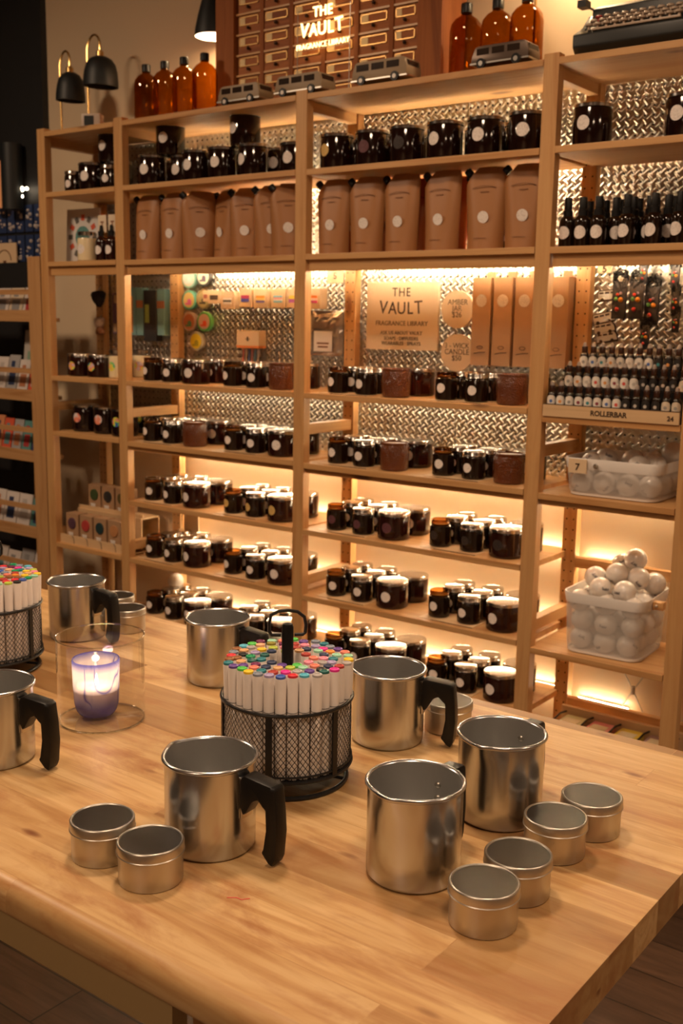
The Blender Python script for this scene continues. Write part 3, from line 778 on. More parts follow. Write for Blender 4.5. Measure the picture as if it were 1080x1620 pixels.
def jar(kind, lab, x, y, z, rz, label, group, cat='candle jar', name='candle_jar', lz=None, ld=None):
    L, r, h = jar_parts(kind)
    t = thing(name, label, cat, (x, y, z), rz, group)
    for n, me in L: put(n, me, t)
    if lab:
        key = (kind, lab)
        if key not in LABM:
            d = {'small': 0.028, 'lidded': 0.028, 'wide': 0.033, 'tall': 0.037, 'cream': 0.036, 'ribbed': 0.03}[kind]
            zc = {'small': 0.036, 'lidded': 0.034, 'wide': 0.040, 'tall': 0.056, 'cream': 0.044, 'ribbed': 0.04}[kind]
            LABM[key] = wrap_label(r+0.0003, zc, d, None).mesh('label_'+lab, LAB[lab])
        o = put('label', LABM[key], t)
        if lab != 'white': o['label'] = {'gold': 'gold round label', 'plum': 'plum round label', 'dark': 'dark round label', 'rainbow': 'rainbow coloured label', 'coral': 'coral and navy label'}[lab]
    return t
def J(a=0.25): return random.uniform(-a, a)
SHN = {1.343: 'first candle shelf', 1.117: 'second candle shelf', 0.897: 'third candle shelf', 0.677: 'fourth candle shelf', 0.457: 'lowest visible shelf'}
def cluster(gx, z, zr, bay, side, lab, front='wide', fx=0.0, gold=None):
    """a group of eight jars: three in front and five behind"""
    g = 'amber candle jars on the %s' % SHN[z]
    w = '%s cluster, %s, wide %s bay' % (side, SHN[z], bay)
    jx = lambda: random.uniform(-0.002, 0.002)
    big = lab
    jar('small', lab, gx+jx(), 0.075+jx(), zr+0.002, J(), 'open amber tester jar, front left of %s' % w, g)
    jar('lidded', lab, gx+0.108+jx(), 0.072+jx(), zr+0.002, J(), 'small silver lidded amber jar, front middle of %s' % w, g)
    cx = gx+0.223+fx
    if front == 'ribbed':
        jar('ribbed', None, cx, 0.072, zr, J(), 'textured amber glass candle, front right of %s' % w, g)
    else:
        jar('wide', big, cx, 0.080, zr, J(), 'wide lidded amber jar, front right of %s' % w, g)
    jar('lidded', 'white', gx+0.010+jx(), 0.148+jx(), zr+0.002, J(), 'small lidded jar right behind the open tester, %s' % w, g)
    jar('lidded', None, gx+0.002+jx(), 0.222+jx(), zr, J(), 'small lidded jar farthest back at left, %s' % w, g)
    jar('lidded', 'white', gx+0.112+jx(), 0.146+jx(), zr+0.002, J(), 'small lidded jar behind the middle front jar, %s' % w, g)
    jar('lidded', None, gx+0.106+jx(), 0.220+jx(), zr, J(), 'small lidded jar farthest back at middle, %s' % w, g)
    jar('wide', 'white', gx+0.228, 0.190, zr, J(), 'wide amber jar behind the front right jar, %s' % w, g)
    # thin mat the small jars stand on
    t = thing('display_mat', 'thin plywood mat under the small jars, %s' % w, 'mat', (gx-0.005, 0.0, zr), 0, 'plywood mats under the small jars')
    MB().box(-0.036, 0.156, 0.022, 0.19, 0.0002, 0.0016).build('mat_sheet', PLY, t, smooth=False)
    MB().box(0.010, 0.156, 0.0208, 0.0219, 0.0002, 0.0018).build('dark_edge', INK, t, smooth=False)
rows = [(1.343, 'ribbed', 'ribbed'), (1.117, 'ribbed', 'ribbed'), (0.897, 'wide', 'wide'), (0.677, 'wide', 'wide'), (0.457, 'wide', 'wide')]
for z, fa, fb in rows:
    zr2 = {1.117: 1.120}.get(z, z); zr3 = {1.117: 1.116, 0.677: 0.675}.get(z, z)
    b2a = 'ribbed' if z == 1.117 else 'wide'; b2b = 'ribbed' if z == 1.343 else 'wide'
    cluster(0.100, z, zr2, 'left', 'left', 'white', b2a)
    cluster(0.507, z, zr2, 'left', 'right', {0.897: 'gold'}.get(z, 'white'), b2b, fx=0.0)
    cluster(0.968, z, zr3, 'right', 'left', {0.897: 'plum'}.get(z, 'white'), fa)
    cluster(1.369, z, zr3, 'right', 'right', {0.897: 'dark'}.get(z, 'white'), fb)

# top jar row
g = 'large amber jars on the top jar shelf'
tj = [(0.105, 0.085, 0, 'leftmost in front'), (0.326, 0.09, 0, 'second in front'), (0.451, 0.085, 0, 'third in front'), (0.586, 0.09, 0, 'fourth in front, beneath the stacked jar')]
for x, y, s, wd in tj:
    jar('tall', 'white', x, y, 2.035, J(0.3), 'large dark jar, top jar shelf, wide left bay, %s' % wd, g)
for x, y, nm in ((-0.0+0.052, 0.205, 'leftmost'), (0.205, 0.15, 'second'), (0.345, 0.215, 'third'), (0.47, 0.215, 'fourth'), (0.61, 0.205, 'fifth'), (0.725, 0.14, 'rightmost')):
    jar('tall', 'white', x, y, 2.035, J(0.3), 'large dark jar, back row of the top jar shelf, wide left bay, %s' % nm, g)
jar('tall', 'white', 0.165, 0.120, 2.035+0.1062, J(0.3), 'large dark jar stacked on two others at left, wide left bay', g)
jar('tall', 'white', 0.530, 0.110, 2.035+0.1062, J(0.3), 'large dark jar stacked highest beside the middle post', g)
for x, y, lb, wd in ((0.945, 0.075, 'gold', 'with a gold label beside the middle post'), (1.075, 0.08, 'plum', 'with a plum label'), (1.205, 0.075, 'dark', 'with a dark label'), (1.340, 0.07, 'white', 'with a white label, third from the right'), (1.470, 0.075, 'white', 'with a white label, second from the right'), (1.605, 0.07, 'white', 'with a white label, beside the right post')):
    jar('tall', lb, x, y, 2.033, J(0.25), 'large jar %s, top jar shelf, wide right bay' % wd, g)
for x, nm in ((0.915, 'leftmost'), (1.025, 'second'), (1.14, 'third'), (1.26, 'fourth'), (1.385, 'fifth'), (1.515, 'rightmost')):
    jar('tall', None, x, 0.205, 2.033, J(0.25), 'large dark jar, back row of the top jar shelf, wide right bay, %s' % nm, g)
jar('tall', 'white', 1.795, 0.070, 2.034, -0.1, 'large dark jar standing alone on the top jar shelf, narrow right bay', g)
jar('tall', 'white', 2.045, 0.070, 2.034, -0.15, 'large dark jar cut by the right edge, top jar shelf', g)
g1 = 'dark jars at the top of the narrow left bay'
jar('lidded', 'white', -0.330, 0.090, 2.035, 0.1, 'small dark jar, leftmost on the top jar shelf, narrow left bay', g1)
jar('tall', 'white', -0.235, 0.100, 2.035, 0.2, 'large dark jar beside the small one, top of narrow left bay', g1)
jar('tall', 'white', -0.120, 0.130, 2.035, 0.25, 'large dark jar, rightmost of the lower row, top of narrow left bay', g1)
jar('lidded', 'white', -0.080, 0.050, 2.035, 0.3, 'small dark jar in front beside the post, top of narrow left bay', g1)
jar('tall', 'white', -0.150, 0.125, 2.035+0.1062, 0.0, 'large dark jar stacked on top, narrow left bay', g1)

# narrow left bay, lower shelves
g = 'jars with coloured labels in the narrow left bay'
jar('wide', 'rainbow', -0.330, 0.10, 1.343, 0.1, 'brown candle jar with a rainbow label, leftmost above the crossbar', g)
jar('wide', 'rainbow', -0.215, 0.10, 1.343, 0.1, 'brown candle jar with a rainbow label, beside the cream jar', g)
jar('lidded', None, -0.225, 0.215, 1.343, 0.1, 'small dark jar behind the cream jar, narrow left bay', g)
jar('cream', 'rainbow', -0.125, 0.112, 1.343, 0.0, 'cream candle jar with silver lid, left of the second post', g)
jar('cream', 'rainbow', -0.118, 0.226, 1.343, 0.5, 'cream candle jar seen just right of the second post', g)
jar('tall', 'coral', -0.310, 0.10, 1.126, 0.15, 'dark jar with coral label, leftmost on the second candle shelf', g)
jar('tall', 'coral', -0.185, 0.10, 1.126, 0.15, 'dark jar with coral label, middle of the narrow left bay', g)
jar('tall', 'rainbow', -0.065, 0.085, 1.126, 0.15, 'dark jar with rainbow label half hidden by the second post', g)
jar('tall', 'rainbow', -0.13, 0.215, 1.126, 0.7, 'dark jar with green label at the back of the second candle shelf, narrow left bay', g)

# spray bottles, narrow right bay
def make_spray():
    t = thing('spray_bottle', '', 'spray bottle')
    MB().lathe([(0,0),(0.0195,0),(0.0220,0.003),(0.0220,0.066),(0.019,0.076),(0.012,0.082),(0.010,0.088),(0,0.088)], 24).build('bottle_body', JAR, t)
    MB().lathe([(0.0130,0.080),(0.0130,0.096),(0.0105,0.099),(0.0105,0.128),(0.0095,0.130),(0,0.130)], 18).build('spray_cap', BLACK, t)
    wrap_label(0.0223, 0.038, 0.034, None).build('label', LAB['white'], t)
    return t
spray = Proto(make_spray)
g = 'spray bottles on the pouch level shelf'
for i, x in enumerate((1.745, 1.788, 1.833, 1.912, 1.985, 2.052)):
    spray((x, 0.055, 1.776), J(0.2), 'dark spray bottle with white label, front row, %s from the left' % ['first', 'second', 'third', 'fourth', 'fifth', 'sixth'][i], g)
for i in range(7):
    spray((1.765+i*0.047, 0.107 + 0.004*(i % 2), 1.776), J(0.6), 'dark spray bottle in the middle row, %s from the left' % ['first', 'second', 'third', 'fourth', 'fifth', 'sixth', 'seventh', 'eighth'][i], g)
for i in range(7):
    spray((1.762+i*0.047, 0.155, 1.776), J(0.6), 'dark spray bottle in the back row, %s from the left' % ['first', 'second', 'third', 'fourth', 'fifth', 'sixth', 'seventh', 'eighth'][i], g)
spray((1.520, 0.16, 1.777), 0.1, 'dark spray bottle glimpsed between the two right pouches', g)

# ------------------------------------------------------------------ kraft pouches
def make_pouch(mt=None):
    t = thing('refill_pouch', '', 'pouch')
    Wd, H = 0.122, 0.224; nx, nz = 12, 16
    vs = []; fs = []
    def outline(u, v):
        x = (u-0.5)*Wd*(0.90+0.10*min(1, v*1.6)+0.0) ; z = v*H
        # upper left corner cut for the spout
        if v > 0.84:
            cut = (v-0.84)/0.16*0.034
            x = max(x, -Wd/2+cut) if True else x
        if u > 0.93 and v > 0.95: x = min(x, Wd/2-0.003)
        z += 0.004*sin(PI*u) if v > 0.99 else 0
        return x, z
    def thick(u, v):
        e = (1-(2*u-1)**4); top = max(0.0, 1-v)**0.55
        return 0.002 + 0.026*e*top + (0.010*(1-(2*u-1)**2)*(1-v) if v < 0.3 else 0.010*(1-(2*u-1)**2)*(1-v))
    for side in (-1, 1):
        for j in range(nz+1):
            for i in range(nx+1):
                u, v = i/nx, j/nz; x, z = outline(u, v); y = side*thick(u, v)
                if side < 0: y += 0.0015*sin(9*u+5*v)
                vs.append((x, y, z))
    o = (nx+1)*(nz+1)
    for s in (0, 1):
        for j in range(nz):
            for i in range(nx):
                a = s*o+j*(nx+1)+i; fs.append((a, a+1, a+nx+2, a+nx+1) if s == 0 else (a, a+nx+1, a+nx+2, a+1))
    def stitch(idx):
        for a, b in zip(idx, idx[1:]): fs.append((a, b, b+o, a+o))
    stitch([i for i in range(nx+1)]); stitch([nz*(nx+1)+i for i in range(nx+1)])
    stitch([j*(nx+1) for j in range(nz+1)]); stitch([j*(nx+1)+nx for j in range(nz+1)])
    m = MB(); m.add(vs, fs); m.build('pouch_body', mt or KRAFTD, t, ang=1.2)
    cp = MB(); cp.lathe([(0,0),(0.0115,0),(0.0115,0.017),(0.0105,0.019),(0,0.019)], 14, M=T(-Wd/2+0.012, 0, H-0.018) @ RY(-0.75)); cp.build('spout_cap', BLACK, t)
    lb = MB(); n = 24
    lb.add([(0, 0, 0)]+[(0.0165*cos(2*PI*k/n), 0, 0.0165*sin(2*PI*k/n)) for k in range(n)], [(0, 1+k, 1+(k+1) % n) for k in range(n)])
    lb.build('label', LAB['white'], t, loc=(0.004, -0.0315, 0.088), rot=(0.10, 0, 0))
    pr = MB()
    pr.tube([(-0.036+0.008*k, -0.0185-0.0012*(1-abs(k-4.5)/4.5), 0.168+0.006*(1-((k-4.5)/4.5)**2)) for k in range(10)], 0.0009, 5)
    pr.tube([(-0.012, -0.0198, 0.158), (0.014, -0.0198, 0.158)], 0.0008, 5)
    pr.tube([(-0.020, -0.0372, 0.030), (0.018, -0.0372, 0.030)], 0.0006, 5)
    pr.build('printed_lines', INKP, t)
    return t
pouch = Proto(make_pouch); pouchb = Proto(lambda: make_pouch(KRAFT_LIT))
g = 'kraft refill pouches below the top jar row'
O10 = ['first', 'second', 'third', 'fourth', 'fifth', 'sixth', 'seventh', 'eighth', 'ninth', 'tenth', 'eleventh', 'twelfth', 'thirteenth', 'fourteenth']
for i, (x, y, rz) in enumerate(((0.103, 0.065, 0.0), (0.238, 0.062, 0.05), (0.353, 0.07, 0.75), (0.452, 0.10, -0.25), (0.560, 0.085, 0.35), (0.680, 0.075, 0.55), (0.765, 0.06, 0.5))):
    pouch((x, y, 1.7765), rz, 'kraft refill pouch with black spout, %s from the left in the wide left bay' % O10[i], g)
for i, (x, y, rz) in enumerate(((0.948, 0.062, 0.05), (1.075, 0.062, 0.1), (1.203, 0.062, 0.02), (1.345, 0.062, -0.02), (1.490, 0.062, 0.1), (1.612, 0.062, 0.12))):
    pouch((x, y, 1.7772), rz, 'kraft refill pouch with black spout, %s from the left in the wide right bay' % O10[i], g)
for i, (x, y) in enumerate(((0.93, 0.175), (1.055, 0.18), (1.18, 0.18), (1.30, 0.18), (1.425, 0.18))):
    pouchb((x, y, 1.7772), 0.05, 'kraft pouch coloured as orange-lit, back row, %s from the left in the wide right bay' % O10[i], 'pouches of the back row')
for i, (x, y) in enumerate(((0.13, 0.185), (0.26, 0.19), (0.40, 0.20))):
    pouchb((x, y, 1.7765), 0.05, 'kraft pouch coloured as orange-lit, back row, %s from the left in the wide left bay' % O10[i], 'pouches of the back row')

# ------------------------------------------------------------------ narrow left bay, pouch level
t = thing('illustrated_card', 'pale square card with a ring of red and teal drawings, narrow left bay', 'card', (-0.320, 0.112, 1.778), 0.03)
MB().box(-0.093, 0.093, 0, 0.006, 0, 0.205).build('card_sheet', mat('pale_grey_card', (0.62, 0.60, 0.58), 0.6), t, rot=(-0.05, 0, 0), smooth=False)
MB().lathe([(0, 0), (0.040, 0), (0.040, 0.001), (0, 0.001)], 28, M=T(0.0, -0.0006, 0.10) @ RX(PI/2)).build('teal_disc', colour('card_teal', (0.10, 0.25, 0.24)), t, rot=(-0.05, 0, 0))
for k in range(12):
    a = 2*PI*k/12
    MB().box(-0.009, 0.009, -0.0014, 0, -0.011, 0.011, T(0.068*cos(a), -0.0004, 0.10+0.072*sin(a)) @ RY(-a+PI/2)).build('printed_figure', colour('card_red', (0.60, 0.10, 0.05)) if k % 2 else colour('card_dark', (0.12, 0.11, 0.10)), t, rot=(-0.05, 0, 0), bevel=0.0)
jar('cream', 'white', -0.210, 0.045, 1.778, 0.1, 'cream candle jar with round label in front of the illustrated card', 'cream candle jars')
def make_dropper():
    t = thing('dropper_bottle', '', 'bottle')
    MB().lathe([(0,0),(0.020,0),(0.023,0.003),(0.023,0.070),(0.019,0.082),(0.010,0.090),(0.0095,0.096),(0,0.096)], 24).build('bottle_body', JARB, t)
    MB().lathe([(0.0115,0.093),(0.0115,0.108),(0.007,0.111),(0.005,0.130),(0,0.131)], 16).build('dropper_cap', BLACK, t)
    wrap_label(0.0233, 0.040, 0.032, None).build('label', LAB['white'], t)
    h = MB().box(-0.020, 0.020, 0.006, 0.008, 0.105, 0.168); h.build('hang_tag', mat('cream_tag', (0.72, 0.60, 0.45), 0.6), t, smooth=False)
    MB().box(-0.008, 0.008, 0.0052, 0.0059, 0.140, 0.145).box(-0.002, 0.002, 0.0052, 0.0059, 0.118, 0.142).build('tag_print', colour('tag_brown', (0.25, 0.10, 0.05)), t, smooth=False)
    return t
dropper = Proto(make_dropper)
dropper((-0.140, 0.055, 1.778), 0.1, 'brown bottle with cream tag beside the cream jar', 'tagged brown bottles')
dropper((-0.084, 0.055, 1.778), 0.1, 'brown bottle with cream tag next to the second post', 'tagged brown bottles')

# ------------------------------------------------------------------ stepped stand with boxed soaps, narrow left bay
t = thing('stepped_stand', 'small two-step plywood stand for boxed soaps, narrow left bay', 'display stand', (0, 0, 0.678))
MB().box(-0.385, -0.008, 0.020, 0.026, 0.0, 0.034).build('front_board', PLY, t, smooth=False)
MB().box(-0.385, -0.008, 0.026, 0.115, 0.016, 0.022).box(-0.385, -0.008, 0.109, 0.115, 0.0, 0.128).build('lower_step', PLY, t, smooth=False)
MB().box(-0.385, -0.008, 0.115, 0.205, 0.122, 0.128).box(-0.385, -0.008, 0.199, 0.205, 0.0, 0.128).box(-0.385, -0.008, 0.116, 0.121, 0.128, 0.142).build('upper_step', PLY, t, smooth=False)
for k in range(4):
    MB().tube([(-0.300+0.082*k, 0.0185, 0.004), (-0.303+0.082*k, 0.0175, 0.030), (-0.312+0.082*k, 0.0175, 0.036)], 0.0016, 6).build('price_clip', STEEL, t)
def soapbox(x, y, z, cn, cc, lb):
    t = thing('soap_box', lb, 'boxed soap', (x, y, z), 0, 'boxed round soaps on the stepped stand')
    MB().box(-0.036, 0.036, 0, 0.05, 0, 0.096).build('box', KRAFT, t, bevel=0.001, smooth=False)
    MB().lathe([(0,0),(0.023,0),(0.022,0.004),(0,0.005)], 24, M=T(0, -0.0002, 0.056) @ RX(PI/2)).build('round_window', colour('soap_'+cn, cc, 0.3), t)
    MB().add([(-0.015, -0.009, 0.022), (0.015, -0.009, 0.022), (0.012, -0.006, 0.004), (-0.012, -0.006, 0.004)], [(0,1,2,3)]).build('paper_tag', WHITE, t, smooth=False)
for i, (cn, cc) in enumerate((('purple', (0.09, 0.045, 0.07)), ('red', (0.42, 0.055, 0.05)), ('dark_teal', (0.02, 0.045, 0.05)), ('tan', (0.48, 0.22, 0.09)))):
    soapbox(-0.338+0.0835*i, 0.042, 0.7005, cn, cc, 'kraft soap box with round %s window on the lower step' % cn.replace('_', ' '))
for i, (cn, cc) in enumerate((('green', (0.05, 0.08, 0.03)), ('black', (0.03, 0.03, 0.03)), ('olive', (0.10, 0.08, 0.03)))):
    soapbox(-0.322+0.082*i, 0.145, 0.8065, cn, cc, 'kraft soap box with round %s window on the upper step' % cn)
t = thing('wire_easel', 'small black wire easel holding a kraft card, left end of the wide left bay', 'card stand', (0.0, 0.0, 0.677))
MB().tube([(0.050, 0.262, 0.060), (0.066, 0.258, 0.160), (0.066, 0.258, 0.050)], 0.0016, 6).tube([(0.066, 0.258, 0.16), (0.11, 0.262, 0.165)], 0.0014, 6).tube([(0.066, 0.258, 0.05), (0.066, 0.22, 0.003), (0.10, 0.22, 0.003)], 0.0014, 6).build('wire', BLACKM, t)
MB().box(0.070, 0.150, 0.262, 0.266, 0.04, 0.158).build('card', KRAFTL, t, smooth=False)

# ------------------------------------------------------------------ things hanging on the pegboard
YB = 0.303      # just in front of the panel
def hangbox(name, cat, x0, x1, z0, z1, y0, y1, m, label, group=None):
    t = thing(name, label, cat, ((x0+x1)/2, y1, z0), 0, group); w_ = (x1-x0)/2; h_ = z1-z0
    MB().box(-w_, w_, y0-y1, 0, 0, h_).build('pack', m, t, bevel=0.001, smooth=False); return t, w_, h_
# round tins / stickers
rounds = [(0.083, 1.722, (0.28,0.50,0.40), (0.62,0.55,0.46), 'mint rimmed', 'top left'), (0.160, 1.728, (0.03,0.03,0.03), (0.50,0.55,0.40), 'black rimmed', 'top right'),
          (0.083, 1.642, (0.12,0.40,0.30), (0.75,0.55,0.20), 'green rimmed with pink and yellow', 'second row left'), (0.158, 1.645, (0.30,0.24,0.10), (0.45,0.38,0.18), 'olive', 'second row right'),
          (0.083, 1.560, (0.40,0.30,0.25), (0.35,0.12,0.06), 'pinkish rimmed with dark red', 'third row left'), (0.163, 1.562, (0.12,0.45,0.12), (0.75,0.50,0.40), 'bright green rimmed', 'third row right'), (0.120, 1.488, (0.55,0.50,0.35), (0.85,0.62,0.03), 'yellow', 'lowest')]
for i, (x, z, rim, face, nm, wh) in enumerate(rounds):
    t = thing('round_tin', '%s round tin on the pegboard, %s of seven' % (nm, wh), 'tin', (x, YB, z), 0, 'round printed tins on the pegboard')
    MB().lathe([(0,0),(0.036,0),(0.0365,0.002),(0.0365,0.016),(0.034,0.018),(0.031,0.0175),(0,0.0175)], 32, M=RX(PI/2)).build('rim', colour('tin_rim_%d' % i, rim, 0.35), t)
    MB().lathe([(0,0.0177),(0.029,0.0177),(0.029,0.0183),(0,0.0183)], 28, M=RX(PI/2)).build('printed_face', colour('tin_face_%d' % i, face, 0.4), t)
    acc = [(0.65,0.60,0.55),(0.08,0.05,0.08),(0.75,0.15,0.40),(0.06,0.05,0.03),(0.05,0.16,0.08),(0.75,0.10,0.05),(0.45,0.35,0.02)][i]
    MB().lathe([(0,0.0184),(0.011,0.0184),(0.011,0.0188),(0,0.0188)], 8, M=T(0.004,0,-0.006) @ RX(PI/2)).box(-0.018, 0.014, -0.0189, -0.0184, -0.018, -0.011).build('printed_motif', colour('tin_motif_%d' % i, acc), t, smooth=False)
# pin cards
def pincard(x0, x1, z0, z1, bands, label, depth=0.03):
    t, w_, h_ = hangbox('pin_card', 'pin card', x0, x1, z0, z1, YB-depth, YB, KRAFTL, label, 'kraft pin cards hung on the pegboard')
    d = -depth-0.0008; n = len(bands)
    for i, c in enumerate(bands):
        zz = h_*0.28+h_*0.36*(n-1-i)/n
        MB().box(-w_*0.62, w_*0.62, d-0.001, d+0.0006, zz, zz+h_*0.36/n).build('enamel_band', colour('enamel_%.2f_%.2f_%.2f' % c, c, 0.3), t, smooth=False)
    return t
pincard(0.160, 0.188, 1.636, 1.677, [(0.35,0.12,0.10)], 'narrow kraft pin card, leftmost of the row, tucked beside a tin', 0.02)
pincard(0.190, 0.254, 1.629, 1.677, [(0.06,0.04,0.03)], 'blank looking kraft pin card with a small dark bar', 0.024)
pincard(0.262, 0.328, 1.609, 1.672, [(0.75,0.70,0.65), (0.05,0.05,0.05), (0.75,0.70,0.65)], 'kraft pin card with white and black stripes, hanging a little lower')
pincard(0.353, 0.414, 1.616, 1.683, [(0.30,0.03,0.10), (0.05,0.06,0.30)], 'kraft pin card with crimson and blue enamel')
pincard(0.424, 0.490, 1.613, 1.682, [(0.80,0.35,0.05), (0.85,0.60,0.20), (0.10,0.08,0.25)], 'kraft pin card with orange, yellow and navy enamel')
pincard(0.508, 0.572, 1.615, 1.681, [(0.20,0.50,0.65), (0.75,0.35,0.40), (0.75,0.70,0.70), (0.20,0.50,0.65)], 'kraft pin card with pale blue, pink and white enamel')
pincard(0.580, 0.640, 1.615, 1.681, [(0.80,0.65,0.10), (0.30,0.10,0.35)], 'kraft pin card with yellow and purple enamel, next to the middle post')
pincard(0.672, 0.738, 1.612, 1.682, [(0.80,0.22,0.03), (0.80,0.60,0.55), (0.45,0.06,0.20)], 'kraft pin card with orange, pale and raspberry enamel right of the middle post', 0.04)
# header bag
t = thing('header_bag', 'clear bag of small colourful sticks with a kraft header card on the pegboard', 'bag', (0.405, YB, 1.415))
MB().box(-0.054, 0.054, -0.040, 0, 0.062, 0.118).build('header_card', KRAFTL, t, bevel=0.001, smooth=False)
MB().box(-0.054, 0.054, -0.0408, -0.0002, 0.055, 0.0635).build('orange_strip', colour('header_orange', (0.65, 0.22, 0.06)), t, smooth=False)
MB().box(-0.050, 0.050, -0.034, -0.004, 0.0, 0.056).build('clear_bag', glass('bag_film', (0.95, 0.92, 0.88), 0.12, 1.1), t, bevel=0.004)
for k, c in enumerate(((0.75,0.20,0.15), (0.75,0.60,0.45), (0.12,0.20,0.50), (0.70,0.30,0.30), (0.25,0.45,0.60), (0.80,0.70,0.60))):
    MB().tube([(-0.038+0.014*k, -0.020, 0.004), (-0.036+0.0145*k, -0.020, 0.050)], 0.0035, 6).build('stick', colour('stick_%d' % k, c), t)
MB().box(-0.010, 0.010, -0.0412, -0.0401, 0.086, 0.089).box(-0.004, 0.004, -0.0412, -0.0401, 0.080, 0.096).build('header_print', INK, t, smooth=False)
# tall packs at the left of the wide left bay
def pack(x0, x1, z0, z1, m, bands, label, y0=0.27):
    t, w_, h_ = hangbox('hanging_pack', 'hanging pack', x0, x1, z0, z1, y0, YB, m, label, 'tall packs hanging behind the second post')
    for (a0, a1, b0, b1, nm, c) in bands:
        MB().box(-w_+2*w_*a0, -w_+2*w_*a1, y0-YB-0.0012, y0-YB+0.001, h_*b0, h_*b1).build('color_panel', colour(nm, c), t, smooth=False)
TEALM = colour('pack_teal', (0.20, 0.38, 0.38))
pack(-0.240, -0.196, 1.504, 1.690, TEALM, [(0.1, 0.6, 0.06, 0.82, 'pack_orange', (0.70, 0.30, 0.08))], 'teal pack with a tall orange panel, leftmost hanging pack')
pack(-0.192, -0.155, 1.504, 1.688, TEALM, [(0.0, 1.0, 0.58, 0.74, 'pack_rust', (0.45, 0.16, 0.08))], 'teal pack with a rust band beside the orange panel pack')
pack(-0.150, -0.080, 1.483, 1.679, colour('pack_charcoal', (0.035, 0.033, 0.035)), [(0.1, 0.42, 0.36, 0.72, 'pack_lime', (0.35, 0.45, 0.12))], 'charcoal pack with a small lime panel')
pack(-0.074, -0.034, 1.506, 1.684, TEALM, [(0.0, 1.0, 0.58, 0.74, 'pack_rust', (0.45, 0.16, 0.08))], 'teal pack with a rust band, nearest the rear post')
# charms in the narrow left bay
def fuzzy(name, label, x, z, parts, cat='keychain'):
    t = thing(name, label, cat, (x, 0.255, z))
    for nm, m, sp in parts:
        b = MB()
        for (dx, dy, dz, r) in sp: b.sphere(r, (dx, dy, dz), 10, 8, jit=0.10)
        b.build(nm, m, t)
    MB().tube([(0, 0, 0.03), (0, 0.02, 0.05), (0, 0.048, 0.052)], 0.0012, 6).build('hook', STEEL, t)
fuzzy('pompom_keychain', 'dark furry pompom keychain hanging in the narrow left bay', -0.400, 1.650, [('pompom', colour('dark_fur', (0.015, 0.013, 0.012), 0.9), [(0, 0, 0, 0.028), (-0.022, 0, 0.010, 0.016), (0.024, 0, 0.012, 0.016), (0.004, 0, -0.020, 0.018)])])
fuzzy('charm_keychain', 'pale and brown figure charm hanging below the furry pompom', -0.395, 1.540, [('charm_head', colour('pale_fur', (0.55, 0.42, 0.32), 0.9), [(0, 0, 0.01, 0.022), (-0.020, 0, 0.020, 0.010), (0.018, 0, 0.022, 0.010)]), ('charm_body', colour('brown_fur', (0.30, 0.14, 0.07), 0.9), [(0.004, 0, -0.020, 0.018), (-0.014, 0, -0.028, 0.009), (0.020, 0, -0.028, 0.009)])])
pack(-0.350, -0.300, 1.507, 1.670, colour('pack_violet', (0.16, 0.09, 0.14)), [(0.1, 0.5, 0.05, 0.25, 'pack_sand', (0.55, 0.38, 0.22)), (0.2, 0.7, 0.75, 0.95, 'pack_sand', (0.55, 0.38, 0.22))], 'violet strip pack hanging left of the second post', 0.285)
# clear zip bag
t = thing('zip_bag', 'clear silvery zip bag with a white label on the pegboard', 'bag', (0.740, YB, 1.452))
def crinkle(w_, h_, d_):
    vs = []; fs = []; nx, nz = 12, 14
    for j in range(nz+1):
        for i in range(nx+1):
            u, v = i/nx, j/nz; e = (1-(2*u-1)**4)*(1-(2*v-1)**6)
            vs.append(((u-.5)*w_, -0.003-d_*e*(0.7+0.3*random.random()), v*h_))
    for j in range(nz):
        for i in range(nx): a = j*(nx+1)+i; fs.append((a, a+1, a+nx+2, a+nx+1))
    n = len(vs); vs += [(x, -0.001, z) for x, _, z in vs]
    for j in range(nz):
        for i in range(nx): a = n+j*(nx+1)+i; fs.append((a, a+nx+1, a+nx+2, a+1))
    m = MB(); m.add(vs, fs); return m
crinkle(0.145, 0.155, 0.018).build('bag_body', mat('silver_film', (0.55, 0.50, 0.46), 0.18, metal=0.7), t, smooth=False)
MB().box(-0.040, 0.040, -0.0245, -0.0225, 0.015, 0.085).build('paper_label', WHITE, t, smooth=False)
MB().box(-0.022, 0.022, -0.0252, -0.0244, 0.028, 0.034).box(-0.026, 0.026, -0.0252, -0.0244, 0.040, 0.046).build('label_print', INKP, t, smooth=False)
MB().box(-0.045, 0.028, -0.0240, -0.0222, 0.092, 0.118).build('dark_print', colour('bag_print', (0.10, 0.07, 0.06)), t, smooth=False)
# price cards
def price(x, z, w_, h_, s, lb, size, y=YB-0.002):
    t = thing('price_card', lb, 'price tag', (x, y, z)); MB().box(-w_/2, w_/2, -0.003, 0.0, -h_/2, h_/2).build('card', KRAFTL, t, smooth=False)
    text('printed_number', s, size, INK, t, (0, -0.0034, -0.004), offset=0.0006); return t
t5 = price(0.775, 1.727, 0.070, 0.052, '5', 'small kraft price card reading 5 beside the middle rear post', 0.030)
MB().box(-0.014, 0.014, -0.0042, -0.003, 0.014, 0.018).build('printed_mark', INK, t5, smooth=False)
price(1.753, 1.735, 0.042, 0.030, '5', 'small kraft price card reading 5 on the pegboard, narrow right bay', 0.028)

